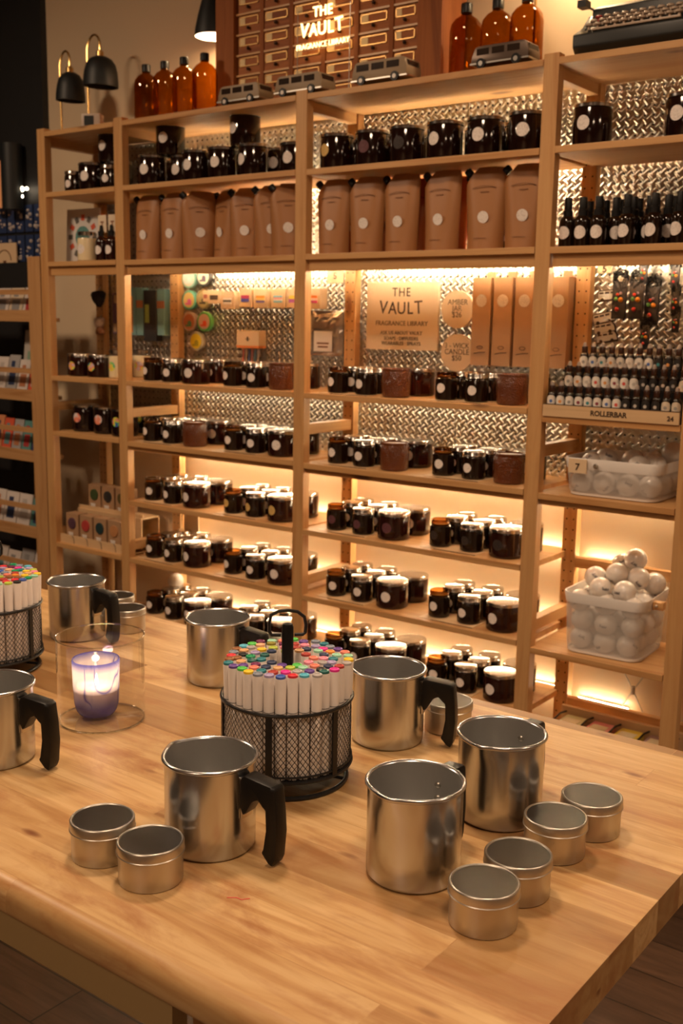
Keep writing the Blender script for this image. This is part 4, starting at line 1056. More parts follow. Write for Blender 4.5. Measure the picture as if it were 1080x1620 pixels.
# main sign
t = thing('wall_sign', 'square plywood sign reading THE VAULT FRAGRANCE LIBRARY on the pegboard', 'sign', (1.057, 0.297, 1.481))
SIGNM = mat('pale_sign_wood', (0.76, 0.59, 0.40), 0.6)
MB().box(-0.141, 0.141, -0.006, 0.004, 0, 0.220).build('board', SIGNM, t, bevel=0.0008, smooth=False)
tx = 0.0; YL = -0.0068
text('lettering_the', 'THE', 0.040, INK, t, (-0.002, YL, 0.186), sx=0.92, spacing=1.15, offset=0.0003)
for ch, x, z, rz, s in (('V', -0.073, 0.136, 0.10, 0.060), ('A', -0.036, 0.134, 0.03, 0.056), ('U', -0.001, 0.134, 0.0, 0.056), ('L', 0.033, 0.134, -0.02, 0.056), ('T', 0.066, 0.137, -0.08, 0.060)):
    text('lettering_'+ch.lower(), ch, s, INK, t, (x, YL, z), (PI/2, rz, 0), sx=0.9, offset=0.0004)
text('lettering_library', 'FRAGRANCE LIBRARY', 0.0215, INK, t, (0, YL, 0.086), sx=0.98)
text('lettering_ask', 'ASK US ABOUT VAULT', 0.0165, INK, t, (0, YL, 0.055), sx=0.98)
text('lettering_soaps', 'SOAPS · DIFFUSERS', 0.0165, INK, t, (0, YL, 0.037), sx=0.98)
text('lettering_wearables', 'WEARABLES · SPRAYS', 0.0165, INK, t, (0, YL, 0.021), sx=0.98)
def round_sign(x, z, lines, label):
    t = thing('round_sign', label, 'sign', (x, 0.297, z), 0, 'round price signs')
    MB().lathe([(0,-0.004),(0.059,-0.004),(0.059,0.006),(0,0.006)], 48, M=RX(PI/2)).build('disc', SIGNM, t)
    for i, (s, sz, dx) in enumerate(lines):
        text('lettering', s, sz, INK, t, (dx, -0.0066, 0.022-0.0195*i), sx=0.98)
round_sign(1.268, 1.614, [('AMBER', 0.024, 0.002), ('JAR', 0.024, 0.0), ('$26', 0.024, 0.0)], 'round wooden price sign reading AMBER JAR $26')
round_sign(1.272, 1.478, [('3 - WICK', 0.023, 0.0), ('CANDLE', 0.024, 0.0), ('$50', 0.024, 0.0)], 'round wooden price sign reading 3-WICK CANDLE $50')
# tall kraft boxes
def make_kbox():
    t = thing('tall_kraft_box', '', 'box')
    MB().box(-0.0315, 0.0315, -0.032, 0.028, 0, 0.265).build('box_body', KRAFT, t, bevel=0.001, smooth=False)
    MB().box(-0.015, 0.015, 0.024, 0.028, 0.265, 0.285).build('hang_tab', KRAFT, t, smooth=False)
    MB().lathe([(0,0),(0.0185,0),(0.0185,0.0006),(0,0.0006)], 28, M=T(0, -0.0322, 0.196) @ RX(PI/2)).build('label', LAB['white'], t)
    MB().tube([(-0.020, -0.0325, 0.036), (0.0, -0.0325, 0.040), (0.020, -0.0325, 0.041)], 0.0012, 5).tube([(0.010*cos(a), -0.0325, 0.055+0.005*sin(a)) for a in [2*PI*k/12 for k in range(12)]], 0.0008, 5, True).build('printed_mark', INK, t)
    return t
kbox = Proto(make_kbox)
for i, x in enumerate((1.384, 1.457, 1.530, 1.640)):
    kbox((x, 0.272, 1.444), 0, 'tall kraft box with round white label, %s' % ['left one of the three beside the signs', 'middle one of the three beside the signs', 'right one of the three beside the signs', 'half hidden behind the right post'][i], 'tall kraft diffuser boxes')

# van shaped cards and dangling earrings, narrow right bay
def vancard(x, z, rot, lb):
    t = thing('van_card', lb, 'card', (x, YB-0.004, z), 0, 'white van shaped cards on the pegboard'); t.rotation_euler = (0, rot, 0)
    WH = colour('van_card_white', (0.85, 0.82, 0.76)); 
    MB().prism([(-0.032, -0.017), (-0.033, 0.004), (-0.030, 0.0165), (0.026, 0.0165), (0.034, 0.004), (0.034, -0.016)], 0.0003, 0.0020).build('dark_backing', INK, t, smooth=False)
    MB().prism([(-0.030, -0.012), (-0.031, 0.004), (-0.028, 0.014), (0.024, 0.014), (0.030, 0.004), (0.031, -0.010)], -0.002, 0).build('card_body', WH, t, smooth=False)
    m = MB()
    for k in range(3): m.box(-0.026+0.017*k, -0.013+0.017*k, -0.0028, -0.002, 0.005, 0.010)
    for xx in (-0.018, 0.017): m.lathe([(0,0),(0.0055,0),(0.0055,0.001),(0,0.001)], 14, M=T(xx, -0.0019, -0.011) @ RX(PI/2))
    m.build('printed_windows_and_wheels', INK, t, smooth=False)
vancard(1.768, 1.657, -0.08, 'white van shaped card, alone at the top')
vancard(1.757, 1.592, -0.22, 'white van shaped card, upper of the three overlapping ones')
vancard(1.762, 1.563, -0.18, 'white van shaped card, middle of the three overlapping ones')
vancard(1.770, 1.538, -0.16, 'white van shaped card, lowest of the three overlapping ones')
def earring(x, z, lb, s=1.0, yy=0.262):
    t = thing('earring_card', lb, 'earrings', (x, yy, z), 0, 'dark beaded earrings on the pegboard')
    b = MB(); random.seed(int(x*1000+z*100))
    for k in range(14): b.tube([(0.019*s*cos(a)+J(0.005), J(0.006), 0.052*s+0.018*s*sin(a)+J(0.014)) for a in [2*PI*q/10 for q in range(10)]], 0.0016, 5, True)
    b.build('black_rings', BLACK, t)
    MB().box(-0.021*s, 0.021*s, -0.004, 0.003, -0.060*s, 0.045*s).build('black_card', colour('earring_black', (0.015, 0.012, 0.015)), t, bevel=0.002)
    cl = [(0.75,0.30,0.03), (0.60,0.05,0.03), (0.08,0.30,0.08), (0.45,0.30,0.40), (0.50,0.04,0.04)]
    for k, (dx, dz, r) in enumerate(((0.006, -0.006, 0.009), (-0.004, 0.008, 0.006), (-0.009, -0.004, 0.007), (0.005, 0.012, 0.005), (-0.004, -0.033, 0.008))):
        MB().sphere(r*s*0.8, (dx*s, -0.006, dz*s), 10, 8).build('bead', colour('bead_%d' % k, cl[k], 0.3), t)
    return t
earring(1.818, 1.650, 'dark beaded earring with red and orange beads, left of the pair')
earring(1.868, 1.650, 'dark beaded earring with red and orange beads, right of the pair')
earring(1.905, 1.635, 'dark earring mostly hidden behind the right one of the pair', 1.0, 0.285)
earring(1.900, 1.545, 'small dark beaded pendant below the pair', 0.65)
earring(1.885, 1.720, 'small dark beaded pendant touching the shelf above', 0.55)
earring(1.975, 1.712, 'small dark beaded pendant at the upper right edge', 0.6)
earring(1.980, 1.640, 'small dark beaded pendant at the right edge, middle height', 0.55)
earring(1.985, 1.585, 'small dark beaded pendant at the right edge, lower', 0.5)
random.seed(11)

# ------------------------------------------------------------------ roller bottles in a stepped tray
t = thing('roller_tray', 'stepped wooden tray lettered ROLLERBAR 24 holding roller bottles', 'display tray', (0, 0, 1.325))
MB().box(1.728, 2.107, -0.004, 0.004, 0.0, 0.032).build('front_board', PLY, t, smooth=False)
MB().box(1.728, 2.107, 0.004, 0.060, 0.0, 0.0252).build('step', BLACK, t, smooth=False)
MB().box(1.728, 2.107, 0.060, 0.120, 0.0, 0.0778).build('step', BLACK, t, smooth=False)
MB().box(1.728, 2.107, 0.120, 0.180, 0.0, 0.1298).build('step', BLACK, t, smooth=False)
MB().box(1.728, 2.107, -0.0046, 0.006, 0.0320, 0.0335).build('dark_top_edge', INK, t, smooth=False)
text('lettering_rollerbar', 'ROLLERBAR', 0.0190, INK, t, (1.918, -0.0046, 0.0150), sx=1.0, offset=0.0005)
text('lettering_price', '24', 0.0170, INK, t, (2.085, -0.0046, 0.0140), offset=0.0005)
RB, RC = MB(), None
rb_body = MB().lathe([(0,0),(0.0112,0),(0.0124,0.002),(0.0124,0.033),(0.0105,0.038),(0.0085,0.040),(0,0.040)], 16).mesh('roller_body', JAR)
rb_neck = MB().lathe([(0.0084,0.039),(0.0084,0.056),(0.0074,0.058),(0,0.058)], 14).mesh('roller_collar', mat('roller_amber', (0.035, 0.012, 0.006), 0.2))
rb_cap = MB().lathe([(0.0058,0.0575),(0.0054,0.063),(0.0038,0.068),(0,0.0700)], 14).mesh('roller_cap', mat('frosted_cap', (0.30, 0.25, 0.22), 0.35))
rl = {}
for nm, c in (('white', (0.78,0.72,0.64)), ('dark', (0.02,0.017,0.016)), ('cream', (0.66,0.55,0.42))):
    rl[nm] = wrap_label(0.0127, 0.0165, 0.030, None).mesh('roller_label_'+nm, colour('roller_label_'+nm, c))
rm = {}
for nm, c in (('blue', (0.08,0.15,0.40)), ('red', (0.65,0.08,0.06)), ('wine', (0.25,0.04,0.06)), ('teal', (0.05,0.25,0.28)), ('grey', (0.30,0.28,0.26)), ('orange', (0.70,0.30,0.08)), ('pale', (0.5,0.45,0.4))):
    q = wrap_label(0.0129, 0.015, 0.009, None); rm[nm] = q.mesh('roller_motif_'+nm, colour('roller_motif_'+nm, c))
def roller(x, y, z, lab, motif, rz, lb):
    t = thing('roller_bottle', lb, 'roller bottle', (x, y, z), rz, 'roller bottles in the stepped tray')
    put('bottle_body', rb_body, t); put('collar', rb_neck, t); put('cap', rb_cap, t); put('label', rl[lab], t); put('label_motif', rm[motif], t)
mf = ['blue', 'orange', 'grey', 'wine', 'teal', 'wine', 'blue', 'red', 'pale', 'pale', 'pale', 'pale', 'grey', 'grey']
for i in range(14):
    lab = 'white' if i < 8 else ('dark' if i < 12 else 'cream')
    roller(1.742+i*0.0268, 0.020, 1.3505, lab, mf[i], 0.25 if i < 8 else 0.1, '%s labelled roller bottle with %s motif, %s from the left, front step' % (lab, mf[i], O10[i]))
mf2 = ['grey', 'orange', 'pale', 'red', 'orange', 'wine', 'red', 'pale', 'pale', 'grey', 'pale', 'grey', 'pale', 'grey']
for i in range(13):
    lab = 'white' if i < 8 else ('dark' if i < 12 else 'cream')
    roller(1.760+i*0.0268, 0.085, 1.4030, lab, mf2[i], 0.25, '%s labelled roller bottle with %s motif, %s from the left, middle step' % (lab, mf2[i], O10[i]))
for i in range(12):
    lab = 'white' if i < 8 else 'dark'
    roller(1.772+i*0.0268, 0.150, 1.4550, lab, ['grey', 'blue', 'teal', 'orange', 'grey', 'pale'][i % 6], 0.25, '%s labelled roller bottle, %s from the left, back step' % (lab, O10[i]))
t = thing('beaded_pile', 'small dark pile of beads beside the roller bottles against the post', 'beads', (1.742, 0.085, 1.391))
t.location = (1.737, 0.190, 1.325)
b = MB()
for k in range(60): b.sphere(0.006, (J(0.012), J(0.05), 0.006+random.random()*0.10), 6, 5)
b.build('beads', colour('dark_beads', (0.10, 0.085, 0.075), 0.3), t)['kind'] = 'stuff'

# ------------------------------------------------------------------ baskets
def mesh_plastic():
    m, t, b = nt('perforated_white_plastic')
    tc = N(t, 'ShaderNodeTexCoord'); sp = N(t, 'ShaderNodeSeparateXYZ'); t.links.new(tc.outputs['Object'], sp.inputs[0])
    p = 0.0042
    A = math_(t, 'DIVIDE', math_(t, 'ADD', math_(t, 'ADD', sp.outputs[0], sp.outputs[1]), sp.outputs[2]), p)
    B = math_(t, 'DIVIDE', math_(t, 'SUBTRACT', math_(t, 'ADD', sp.outputs[0], sp.outputs[1]), sp.outputs[2]), p)
    fa = math_(t, 'ABSOLUTE', math_(t, 'SUBTRACT', math_(t, 'FRACT', A), 0.5)); fb = math_(t, 'ABSOLUTE', math_(t, 'SUBTRACT', math_(t, 'FRACT', B), 0.5))
    hole = math_(t, 'LESS_THAN', math_(t, 'MAXIMUM', fa, fb), 0.36)
    setp(b, color=(0.72, 0.68, 0.64), rough=0.4)
    t.links.new(math_(t, 'SUBTRACT', 1.0, hole), b.inputs['Alpha']); return m
PERF = mesh_plastic()
def rrect(w, d, r, n=6):
    pts = []
    for cx, cy, a0 in ((w-r, d-r, 0), (-w+r, d-r, PI/2), (-w+r, -d+r, PI), (w-r, -d+r, 1.5*PI)):
        for k in range(n+1): a = a0+PI/2*k/n; pts.append((cx+r*cos(a), cy+r*sin(a)))
    return pts
def loft(levels):
    m = MB(); vs = []; fs = []; n = len(levels[0][0])
    for pts, z in levels: vs += [(x, y, z) for x, y in pts]
    for i in range(len(levels)-1):
        for k in range(n): k2 = (k+1) % n; fs.append((i*n+k, i*n+k2, (i+1)*n+k2, (i+1)*n+k))
    m.add(vs, fs); return m
def basket(x, y, z, w, d, h, label, rz=0.0, rim=0.030):
    t = thing('storage_basket', label, 'basket', (x, y, z), rz)
    f = lambda s, i=0: rrect(w*s-i, d*s-i, 0.035)
    loft([(f(0.90), 0.004), (f(0.93), h*0.15), (f(0.97), h-rim)]).build('perforated_wall', PERF, t, ang=1.0)
    pts = f(0.90); b = MB(); b.add([(a, c, 0.002) for a, c in pts], [tuple(range(len(pts)))]); b.add([(a, c, 0.004) for a, c in pts], [tuple(range(len(pts)))])
    b.build('basket_floor', WHITE, t)
    loft([(f(0.97, -0.001), h-rim), (f(1.0, -0.001), h-0.003), (f(1.0), h), (f(1.0, 0.003), h-0.001), (f(0.97, 0.003), h-rim), (f(0.97, -0.001), h-rim)]).build('rim_band', WHITE, t, ang=0.8)
    loft([(f(0.88), 0.001), (f(0.90, -0.0005), 0.003), (f(0.905, -0.0005), 0.009), (f(0.905, 0.002), 0.009), (f(0.90, 0.002), 0.003)]).build('base_band', WHITE, t, ang=0.8)
    return t
bk = basket(1.918, 0.150, 1.110, 0.138, 0.130, 0.105, 'shallow white perforated basket with a tag reading 7, holding wrapped bath bombs', 0.02)
tg = MB().box(-0.026, 0.026, -0.004, 0.0, -0.019, 0.019).build('number_tag', KRAFTL, bk, loc=(-0.088, -0.1345, 0.084), smooth=False)
text('number', '7', 0.026, INK, tg, (0, -0.0046, -0.003), offset=0.0005)
MB().lathe([(0,0),(0.007,0),(0.007,0.003),(0.004,0.004),(0,0.004)], 16, M=T(-0.038, -0.1315, 0.087) @ RX(PI/2)).build('snap_button', STEEL, bk)
basket(1.912, 0.148, 0.663, 0.118, 0.120, 0.175, 'tall white perforated basket heaped with wrapped bath bombs', 0.05)
bk2 = [o for o in C.objects if o.name == 'storage_basket.001'][0]
hd = MB().box(0.0, 0.005, -0.012, 0.012, -0.012, 0.012).box(0.005, 0.030, -0.012, 0.012, -0.010, 0.012)
hd.build('wooden_handle', PINE[0], bk2, loc=(0.119, -0.04, 0.155), bevel=0.002, smooth=False)
MB().sphere(0.005, (0, 0, 0), 10, 8).build('handle_stud', STEEL, bk2, loc=(0.130, -0.053, 0.156))

def wrap_mat():
    m, t, b = nt('plastic_wrapped_bath_bomb'); v = coords(t, (1, 1, 1))
    g = noise(t, v, 26, 4, 1.5)
    g2 = noise(t, v, 9, 2)
    t.links.new(mix(t, g2, (0.66, 0.60, 0.55), (0.82, 0.77, 0.71)), b.inputs['Base Color'])
    bump(t, b, g, 0.35, 0.006); setp(b, rough=0.32, coat=0.8, coatr=0.06); return m
WRAP = wrap_mat(); BMARK = colour('bomb_print', (0.05, 0.04, 0.06))
bomb_me = MB().sphere(0.0315, n=28, m=18, jit=0.006).mesh('bath_bomb', WRAP, ang=1.5)
def marks():
    m = MB(); R = 0.0322
    for k in range(7):
        a = -0.28+0.09*k; z0 = random.uniform(-0.05, 0.0); z1 = z0+random.uniform(0.10, 0.28)
        q = []
        for (aa, zz) in ((a, z0), (a+0.055, z0), (a+0.055, z1), (a, z1)):
            q.append((R*cos(zz)*sin(aa), -R*cos(zz)*cos(aa), R*sin(zz)))
        m.add(q, [(0, 1, 2, 3)])
    return m.mesh('printed_marks', BMARK)
mks = [marks() for k in range(3)]
def bomb(x, y, z, label, group, k=0, show=True):
    t = thing('bath_bomb', label, 'bath bomb', (x, y, z), 0, group)
    t.rotation_euler = (random.uniform(-0.8, 0.9), random.uniform(-0.9, 0.9), random.uniform(-0.9, 0.9))
    put('wrapped_ball', bomb_me, t)
    if show: put('printed_marks', mks[k % 3], t)
# tall basket contents, three layers in the basket then a heap
g = 'wrapped bath bombs in the tall basket'
R = 0.0318
L1 = [(-0.068, -0.068), (0.0, -0.070), (0.068, -0.068), (-0.068, 0.0), (0.0, 0.0), (0.068, 0.0), (-0.068, 0.068), (0.0, 0.070), (0.068, 0.068)]
rn = ['front left', 'front middle', 'front right', 'middle left', 'center', 'middle right', 'back left', 'back middle', 'back right']
n_ = 0
for lay, (zz, sc) in enumerate(((0.037, 1.0), (0.092, 1.08), (0.145, 1.12))):
    for i, (dx, dy) in enumerate(L1):
        bomb(1.912+dx*sc+J(0.003)+(0.006 if lay == 1 else 0), 0.148+dy*sc+J(0.003), 0.663+zz+J(0.003), 'wrapped white bath bomb, %s of the %s layer in the tall basket' % (rn[i], ['bottom', 'second', 'third'][lay]), g, n_); n_ += 1
heap = [(-0.058, -0.02, 0.203, 'left end'), (-0.020, -0.070, 0.186, 'front middle, above the rim'), (0.052, -0.074, 0.188, 'front right, above the rim'), (0.005, -0.020, 0.222, 'middle'), (-0.005, 0.045, 0.238, 'back middle'), (0.060, 0.0, 0.214, 'right'), (0.040, 0.022, 0.262, 'topmost of all'), (0.088, 0.050, 0.195, 'far right behind the handle')]
for i, (dx, dy, dz, wd) in enumerate(heap):
    bomb(1.912+dx, 0.148+dy, 0.663+dz, 'wrapped white bath bomb, %s of the heap on the tall basket' % wd, g, i)
g = 'wrapped bath bombs in the shallow basket'
S1 = [(-0.095, -0.078), (-0.030, -0.082), (0.038, -0.078), (0.092, -0.06), (-0.095, -0.01), (-0.03, -0.01), (0.036, -0.01), (0.094, 0.012), (-0.09, 0.06), (-0.02, 0.062), (0.05, 0.06), (0.097, 0.082)]
for i, (dx, dy) in enumerate(S1):
    bomb(1.918+dx, 0.150+dy, 1.110+0.037, 'wrapped white bath bomb, bottom layer of the shallow basket, place %s' % O10[i], g, i)
for i, (dx, dy, dz, wd) in enumerate(((-0.085, -0.045, 0.083, 'upper front left'), (-0.055, -0.020, 0.094, 'left, sticking up'), (0.0, 0.040, 0.090, 'middle back'), (0.055, -0.055, 0.086, 'upper front right'), (0.085, -0.020, 0.088, 'upper right'), (0.105, 0.060, 0.118, 'highest at the far right'), (0.04, 0.09, 0.085, 'upper back'))):
    bomb(1.918+dx, 0.150+dy, 1.110+dz, 'wrapped white bath bomb, %s of the shallow basket' % wd, g, i)
bomb(-0.055, 0.060, 0.400+0.155-0.12+0.0, 'wrapped white bath bomb left of the second post', 'wrapped bath bombs by the second post')
bomb(0.072, 0.215, 0.457+0.034, 'wrapped white bath bomb right of the second post, lower one', 'wrapped bath bombs by the second post')
bomb(0.072, 0.213, 0.457+0.034+0.062, 'wrapped white bath bomb right of the second post, upper one', 'wrapped bath bombs by the second post')

# coloured soap slabs at the bottom right
t = thing('slab_rack', 'low wooden rack with a back plank at the bottom of the narrow right bay', 'rack', (0, 0, 0.352))
MB().box(1.727, 2.108, 0.225, 0.240, 0.0, 0.075).build('back_plank', PLY, t, smooth=False)
MB().box(1.727, 2.108, 0.060, 0.225, 0.0005, 0.010).build('floor_plank', PLY, t, smooth=False)
for k in range(5):
    MB().tube([(1.745+0.087*k-0.012, 0.08, 0.012), (1.745+0.087*k-0.006, 0.11, 0.050), (1.745+0.087*k, 0.18, 0.066), (1.745+0.087*k, 0.222, 0.060)], 0.003, 6).build('divider', BLACKM, t)
for i, (nm, c) in enumerate((('pale green', (0.55, 0.50, 0.25)), ('pink', (0.72, 0.25, 0.25)), ('yellow', (0.80, 0.62, 0.08)), ('mauve', (0.38, 0.24, 0.24)))):
    t = thing('soap_slab', '%s wrapped soap slab in the low rack' % nm, 'soap', (1.788+0.087*i, 0.155, 0.368), 0, 'coloured soap slabs in the low rack')
    MB().box(-0.034, 0.034, -0.055, 0.060, 0, 0.040).build('slab', colour('slab_'+nm.replace(' ', '_'), c, 0.3), t, bevel=0.004)
    MB().box(-0.024, 0.024, -0.03, 0.03, 0.0402, 0.0410).build('slab_label', colour('slab_paper', (0.7, 0.6, 0.4)), t, smooth=False)

# ------------------------------------------------------------------ things on the top shelf
def make_bottle():
    t = thing('amber_bottle', '', 'bottle'); r = 0.047; th = 0.003; H = 0.150
    o = [(0,0),(r-0.006,0),(r,0.006),(r,H-0.030),(r-0.004,H-0.014),(r-0.015,H-0.002),(0.017,H+0.006),(0.0145,H+0.012),(0.0145,H+0.028)]
    MB().lathe(o[1:]+[(0, H+0.028)], 40).build('bottle_glass', AMBER, t, ang=1.0)
    MB().lathe([(0.0165,H+0.012),(0.0165,H+0.031),(0.015,H+0.034),(0,H+0.034)], 24).build('cap', BLACK, t)
    return t
bottle = Proto(make_bottle)
for x, y, wd in ((0.050, 0.115, 'leftmost of the four left of the cabinet'), (0.145, 0.115, 'second of the four left of the cabinet'), (0.246, 0.110, 'third of the four left of the cabinet'), (0.346, 0.108, 'glowing one beside the cabinet frame'),
                 (1.350, 0.150, 'leftmost of the three right of the cabinet'), (1.447, 0.160, 'middle of the three right of the cabinet'), (1.545, 0.150, 'brightest one at the right of the three')):
    o = bottle((x, y, 2.257), 0, 'amber glass bottle with black cap, %s' % wd, 'amber bottles on the top shelf')
    o.scale = (0.93, 0.93, 1.11) if x < 1 else (1, 1, 1.19)
    for ch in o.children: pass
# vans
def van(x, y, rz, L, label, body, win, wheel_m, z=2.2565, slope=0):
    t = thing('toy_van', label, 'toy van', (x, y, z), rz, 'toy vans on the top shelf'); W = 0.040*L/0.2
    h = 0.068*L/0.2; w = L/2
    prof = [(-w, 0.016), (-w+0.002, 0.012), (w-0.002, 0.012), (w, 0.018), (w, h*0.55), (w-0.006, h*0.92), (w-0.016, h), (-w+0.022, h), (-w+0.012, h*0.93), (-w+0.003, h*0.58)]
    MB().prism(prof, -W, W).build('van_body', body, t, bevel=0.004, ang=0.8)
    for k in range(3):
        x0 = -w+0.018+k*(L-0.034)/3
        for s in (-1, 1):
            MB().box(x0, x0+(L-0.06)/3*0.98, s*W-0.0008, s*W+0.0008, h*0.60, h*0.88).build('side_window', win, t, smooth=False)
    MB().box(w-0.0055, w-0.0015, -W*0.75, W*0.75, h*0.60, h*0.86, ).build('rear_window', win, t, smooth=False)
    for s in (-1, 1):
        for xx in (-w*0.62, w*0.60):
            ww = MB().lathe([(0,-0.004),(0.0125,-0.004),(0.0135,-0.002),(0.0135,0.004),(0,0.004)], 20, M=T(xx, s*(W+0.0005), 0.0135) @ RX(PI/2)).build('wheel', BLACK, t)
            MB().lathe([(0,-0.0052),(0.0065,-0.0052),(0.0065,0.0052),(0,0.0052)], 16, M=T(xx, s*(W+0.0005), 0.0135) @ RX(PI/2)).build('hubcap', wheel_m, ww)
    MB().box(-w-0.002, w+0.002, -W-0.001, W+0.001, 0.0125, 0.0165).build('bumper', STEEL, t, smooth=False)
VB = mat('van_cream_paint', (0.27, 0.19, 0.11), 0.5); VW2 = mat('van_glass', (0.03, 0.02, 0.015), 0.1)
HUB = mat('hubcap_white', (0.7, 0.65, 0.6), 0.3)
van(0.585, 0.050, 0.0, 0.180, 'cream toy van in front of the left part of the drawer cabinet', VB, VW2, HUB)
van(0.838, 0.045, 0.0, 0.185, 'cream toy van in front of the middle of the drawer cabinet', VB, VW2, HUB)
van(1.145, 0.045, 0.0, 0.195, 'cream toy van in front of the right part of the drawer cabinet', VB, VW2, HUB)
van(1.540, 0.045, 0.0, 0.175, 'dark metal toy van in front of the right amber bottles', mat('van_pewter', (0.12, 0.085, 0.065), 0.35, metal=0.6), VW2, STEEL)

# drawer cabinet
cab = thing('drawer_cabinet', 'wooden cabinet of small card drawers with a glowing sign, on the top shelf', 'cabinet', (0, 0, 2.257))
CY0, CY1 = 0.175, 0.300; CH = 0.46
MB().box(0.345, 0.428, CY0-0.012, CY1, 0, CH).build('side_frame', CABZ, cab, bevel=0.002, smooth=False)
MB().box(1.172, 1.258, CY0-0.012, CY1, 0, CH).build('side_frame', CABZ, cab, bevel=0.002, smooth=False)
MB().box(0.428, 1.172, CY0+0.030, CY1, 0, CH).build('back_panel', CAB, cab, smooth=False)
MB().box(0.345, 1.258, CY0-0.014, CY1, CH, CH+0.03).build('cabinet_top', CAB, cab, bevel=0.002, smooth=False)
cx_ = [0.428, 0.545, 0.672, 0.806, 0.937, 1.069, 1.172]
BR2 = mat('brass_label_frame', (0.55, 0.33, 0.12), 0.35, metal=0.8); CARD = mat('aged_label_card', (0.90, 0.70, 0.38), 0.6); KNOB = mat('dark_bronze_pull', (0.05, 0.03, 0.02), 0.35, metal=0.8)
CABD = wood('drawer_front_wood', 0, (0.42, 0.135, 0.028), (0.24, 0.064, 0.012), (0.06, 0.02, 0.01), 0.62, 0.02)
for k in range(1, 6):
    MB().box(cx_[k]-0.008, cx_[k]+0.008, CY0, CY0+0.03, 0, CH).build('divider', CABZ, cab, smooth=False)
rh = 0.0655
for r_ in range(8):
    MB().box(0.428, 1.172, CY0+0.001, CY0+0.03, r_*rh-0.004+0.002, r_*rh+0.004).build('rail', mat('rail_wood', (0.70, 0.40, 0.16), 0.35) if r_ == 0 else bpy.data.materials['rail_wood'], cab, smooth=False)
for r_ in range(7):
    for k in range(6):
        x0 = cx_[k]+0.009; x1 = cx_[k+1]-0.009; z0 = r_*rh+0.005; z1 = (r_+1)*rh-0.005
        d = MB().box(x0, x1, CY0+0.004, CY0+0.030, z0, z1).build('drawer', CABD, cab, bevel=0.001, smooth=False)
        m = MB(); a0, a1, b0, b1 = x0+0.006, x1-0.008, z0+0.024, z1-0.004; yy = CY0+0.003
        m.box(a0, a1, yy-0.002, yy+0.001, b0, b0+0.003).box(a0, a1, yy-0.002, yy+0.001, b1-0.003, b1).box(a0, a0+0.003, yy-0.002, yy+0.001, b0, b1).box(a1-0.003, a1, yy-0.002, yy+0.001, b0, b1)
        m.build('label_frame', BR2, d, smooth=False)
        MB().box(a0+0.003, a0+0.003+(a1-a0)*0.26, yy-0.001, yy+0.001, b0+0.003, b1-0.003).build('label_card', CARD, d, smooth=False)
        MB().sphere(0.0055, ((x0+x1)/2, CY0-0.004, z0+0.014), 10, 8).box((x0+x1)/2-0.003, (x0+x1)/2+0.003, CY0-0.003, CY0+0.004, z0+0.010, z0+0.018).build('pull', KNOB, d)
NEON = mat('glowing_letters', (1, 0.8, 0.5), 0.5, emis=(1.0, 0.62, 0.24), es=4.5)
ns = thing('glowing_sign', 'glowing letters reading THE VAULT FRAGRANCE LIBRARY in front of the drawer cabinet', 'sign', (0, 0.145, 2.257))
text('lettering_the', 'THE', 0.044, NEON, ns, (0.826, 0, 0.277), extrude=0.002, sx=0.92, spacing=1.1, offset=0.0003)
for ch, x, z, rz, s in (('V', 0.752, 0.226, 0.12, 0.060), ('A', 0.789, 0.224, 0.03, 0.054), ('U', 0.824, 0.225, 0.0, 0.056), ('L', 0.858, 0.225, -0.02, 0.054), ('T', 0.892, 0.228, -0.08, 0.058)):
    text('lettering_'+ch.lower(), ch, s, NEON, ns, (x, 0, z), (PI/2, rz, 0), extrude=0.002, sx=0.92, offset=0.0004)
text('lettering_library', 'FRAGRANCE LIBRARY', 0.0235, NEON, ns, (0.826, 0, 0.178), extrude=0.0015, sx=0.93, offset=-0.0003)
bw = MB()
for zz in (0.168, 0.215, 0.240, 0.290): bw.tube([(0.72, 0.006, zz), (0.93, 0.006, zz)], 0.0009, 5)
bw.build('mounting_wires', STEEL, ns)
for xx in (0.72, 0.93): MB().tube([(xx, 0.005, 0.0), (xx, 0.006, 0.290)], 0.0013, 6).build('standoff_rod', STEEL, ns)

# lamps
def lampshade(r, h, m=None):
    p = [(0.014, h), (r*0.35, h*0.985), (r*0.62, h*0.90), (r*0.82, h*0.74), (r*0.93, h*0.50), (r*0.985, h*0.22), (r, 0.0)]
    q = [(a-0.003, b-0.0005) for a, b in reversed(p)]
    return MB().lathe(p+q, 40, close=True)
BSH = mat('black_lampshade', (0.010, 0.013, 0.015), 0.5)
def desk_lamp(x, y, zs, r, h, px, lb, light=0):
    t = thing('desk_lamp', lb, 'lamp', (x, y, 2.257))
    lampshade(r, h).build('lamp_shade', BSH, t, loc=(0, 0, zs-2.257), rot=(0, 0.05, 0), ang=1.0)
    MB().lathe([(0,0),(0.014,0),(0.014,0.018),(0.008,0.024),(0,0.024)], 20).build('socket', BRASS, t, loc=(0, 0, zs-2.257+h-0.002))
    zt = zs-2.257+h+0.020
    pts = [(0, 0, zt)] + [(px/2+(-px/2)*cos(a), 0.004*sin(a), zt+0.012+0.050*sin(a)) for a in [PI*k/10 for k in range(11)]] + [(px, 0, zt-0.06), (px, 0, 0.012)]
    MB().tube(pts, 0.0042, 8).build('brass_arm', BRASS, t)
    MB().lathe([(0,0),(0.055,0),(0.055,0.006),(0.010,0.012),(0,0.012)], 32).build('lamp_base', BRASS if True else BSH, t, loc=(px, 0, 0))
    return t
desk_lamp(-0.412, 0.150, 2.392, 0.056, 0.105, -0.058, 'black shaded brass desk lamp, leftmost on the top shelf')
desk_lamp(-0.236, 0.150, 2.425, 0.066, 0.108, -0.072, 'black shaded brass desk lamp, second from the left and taller')
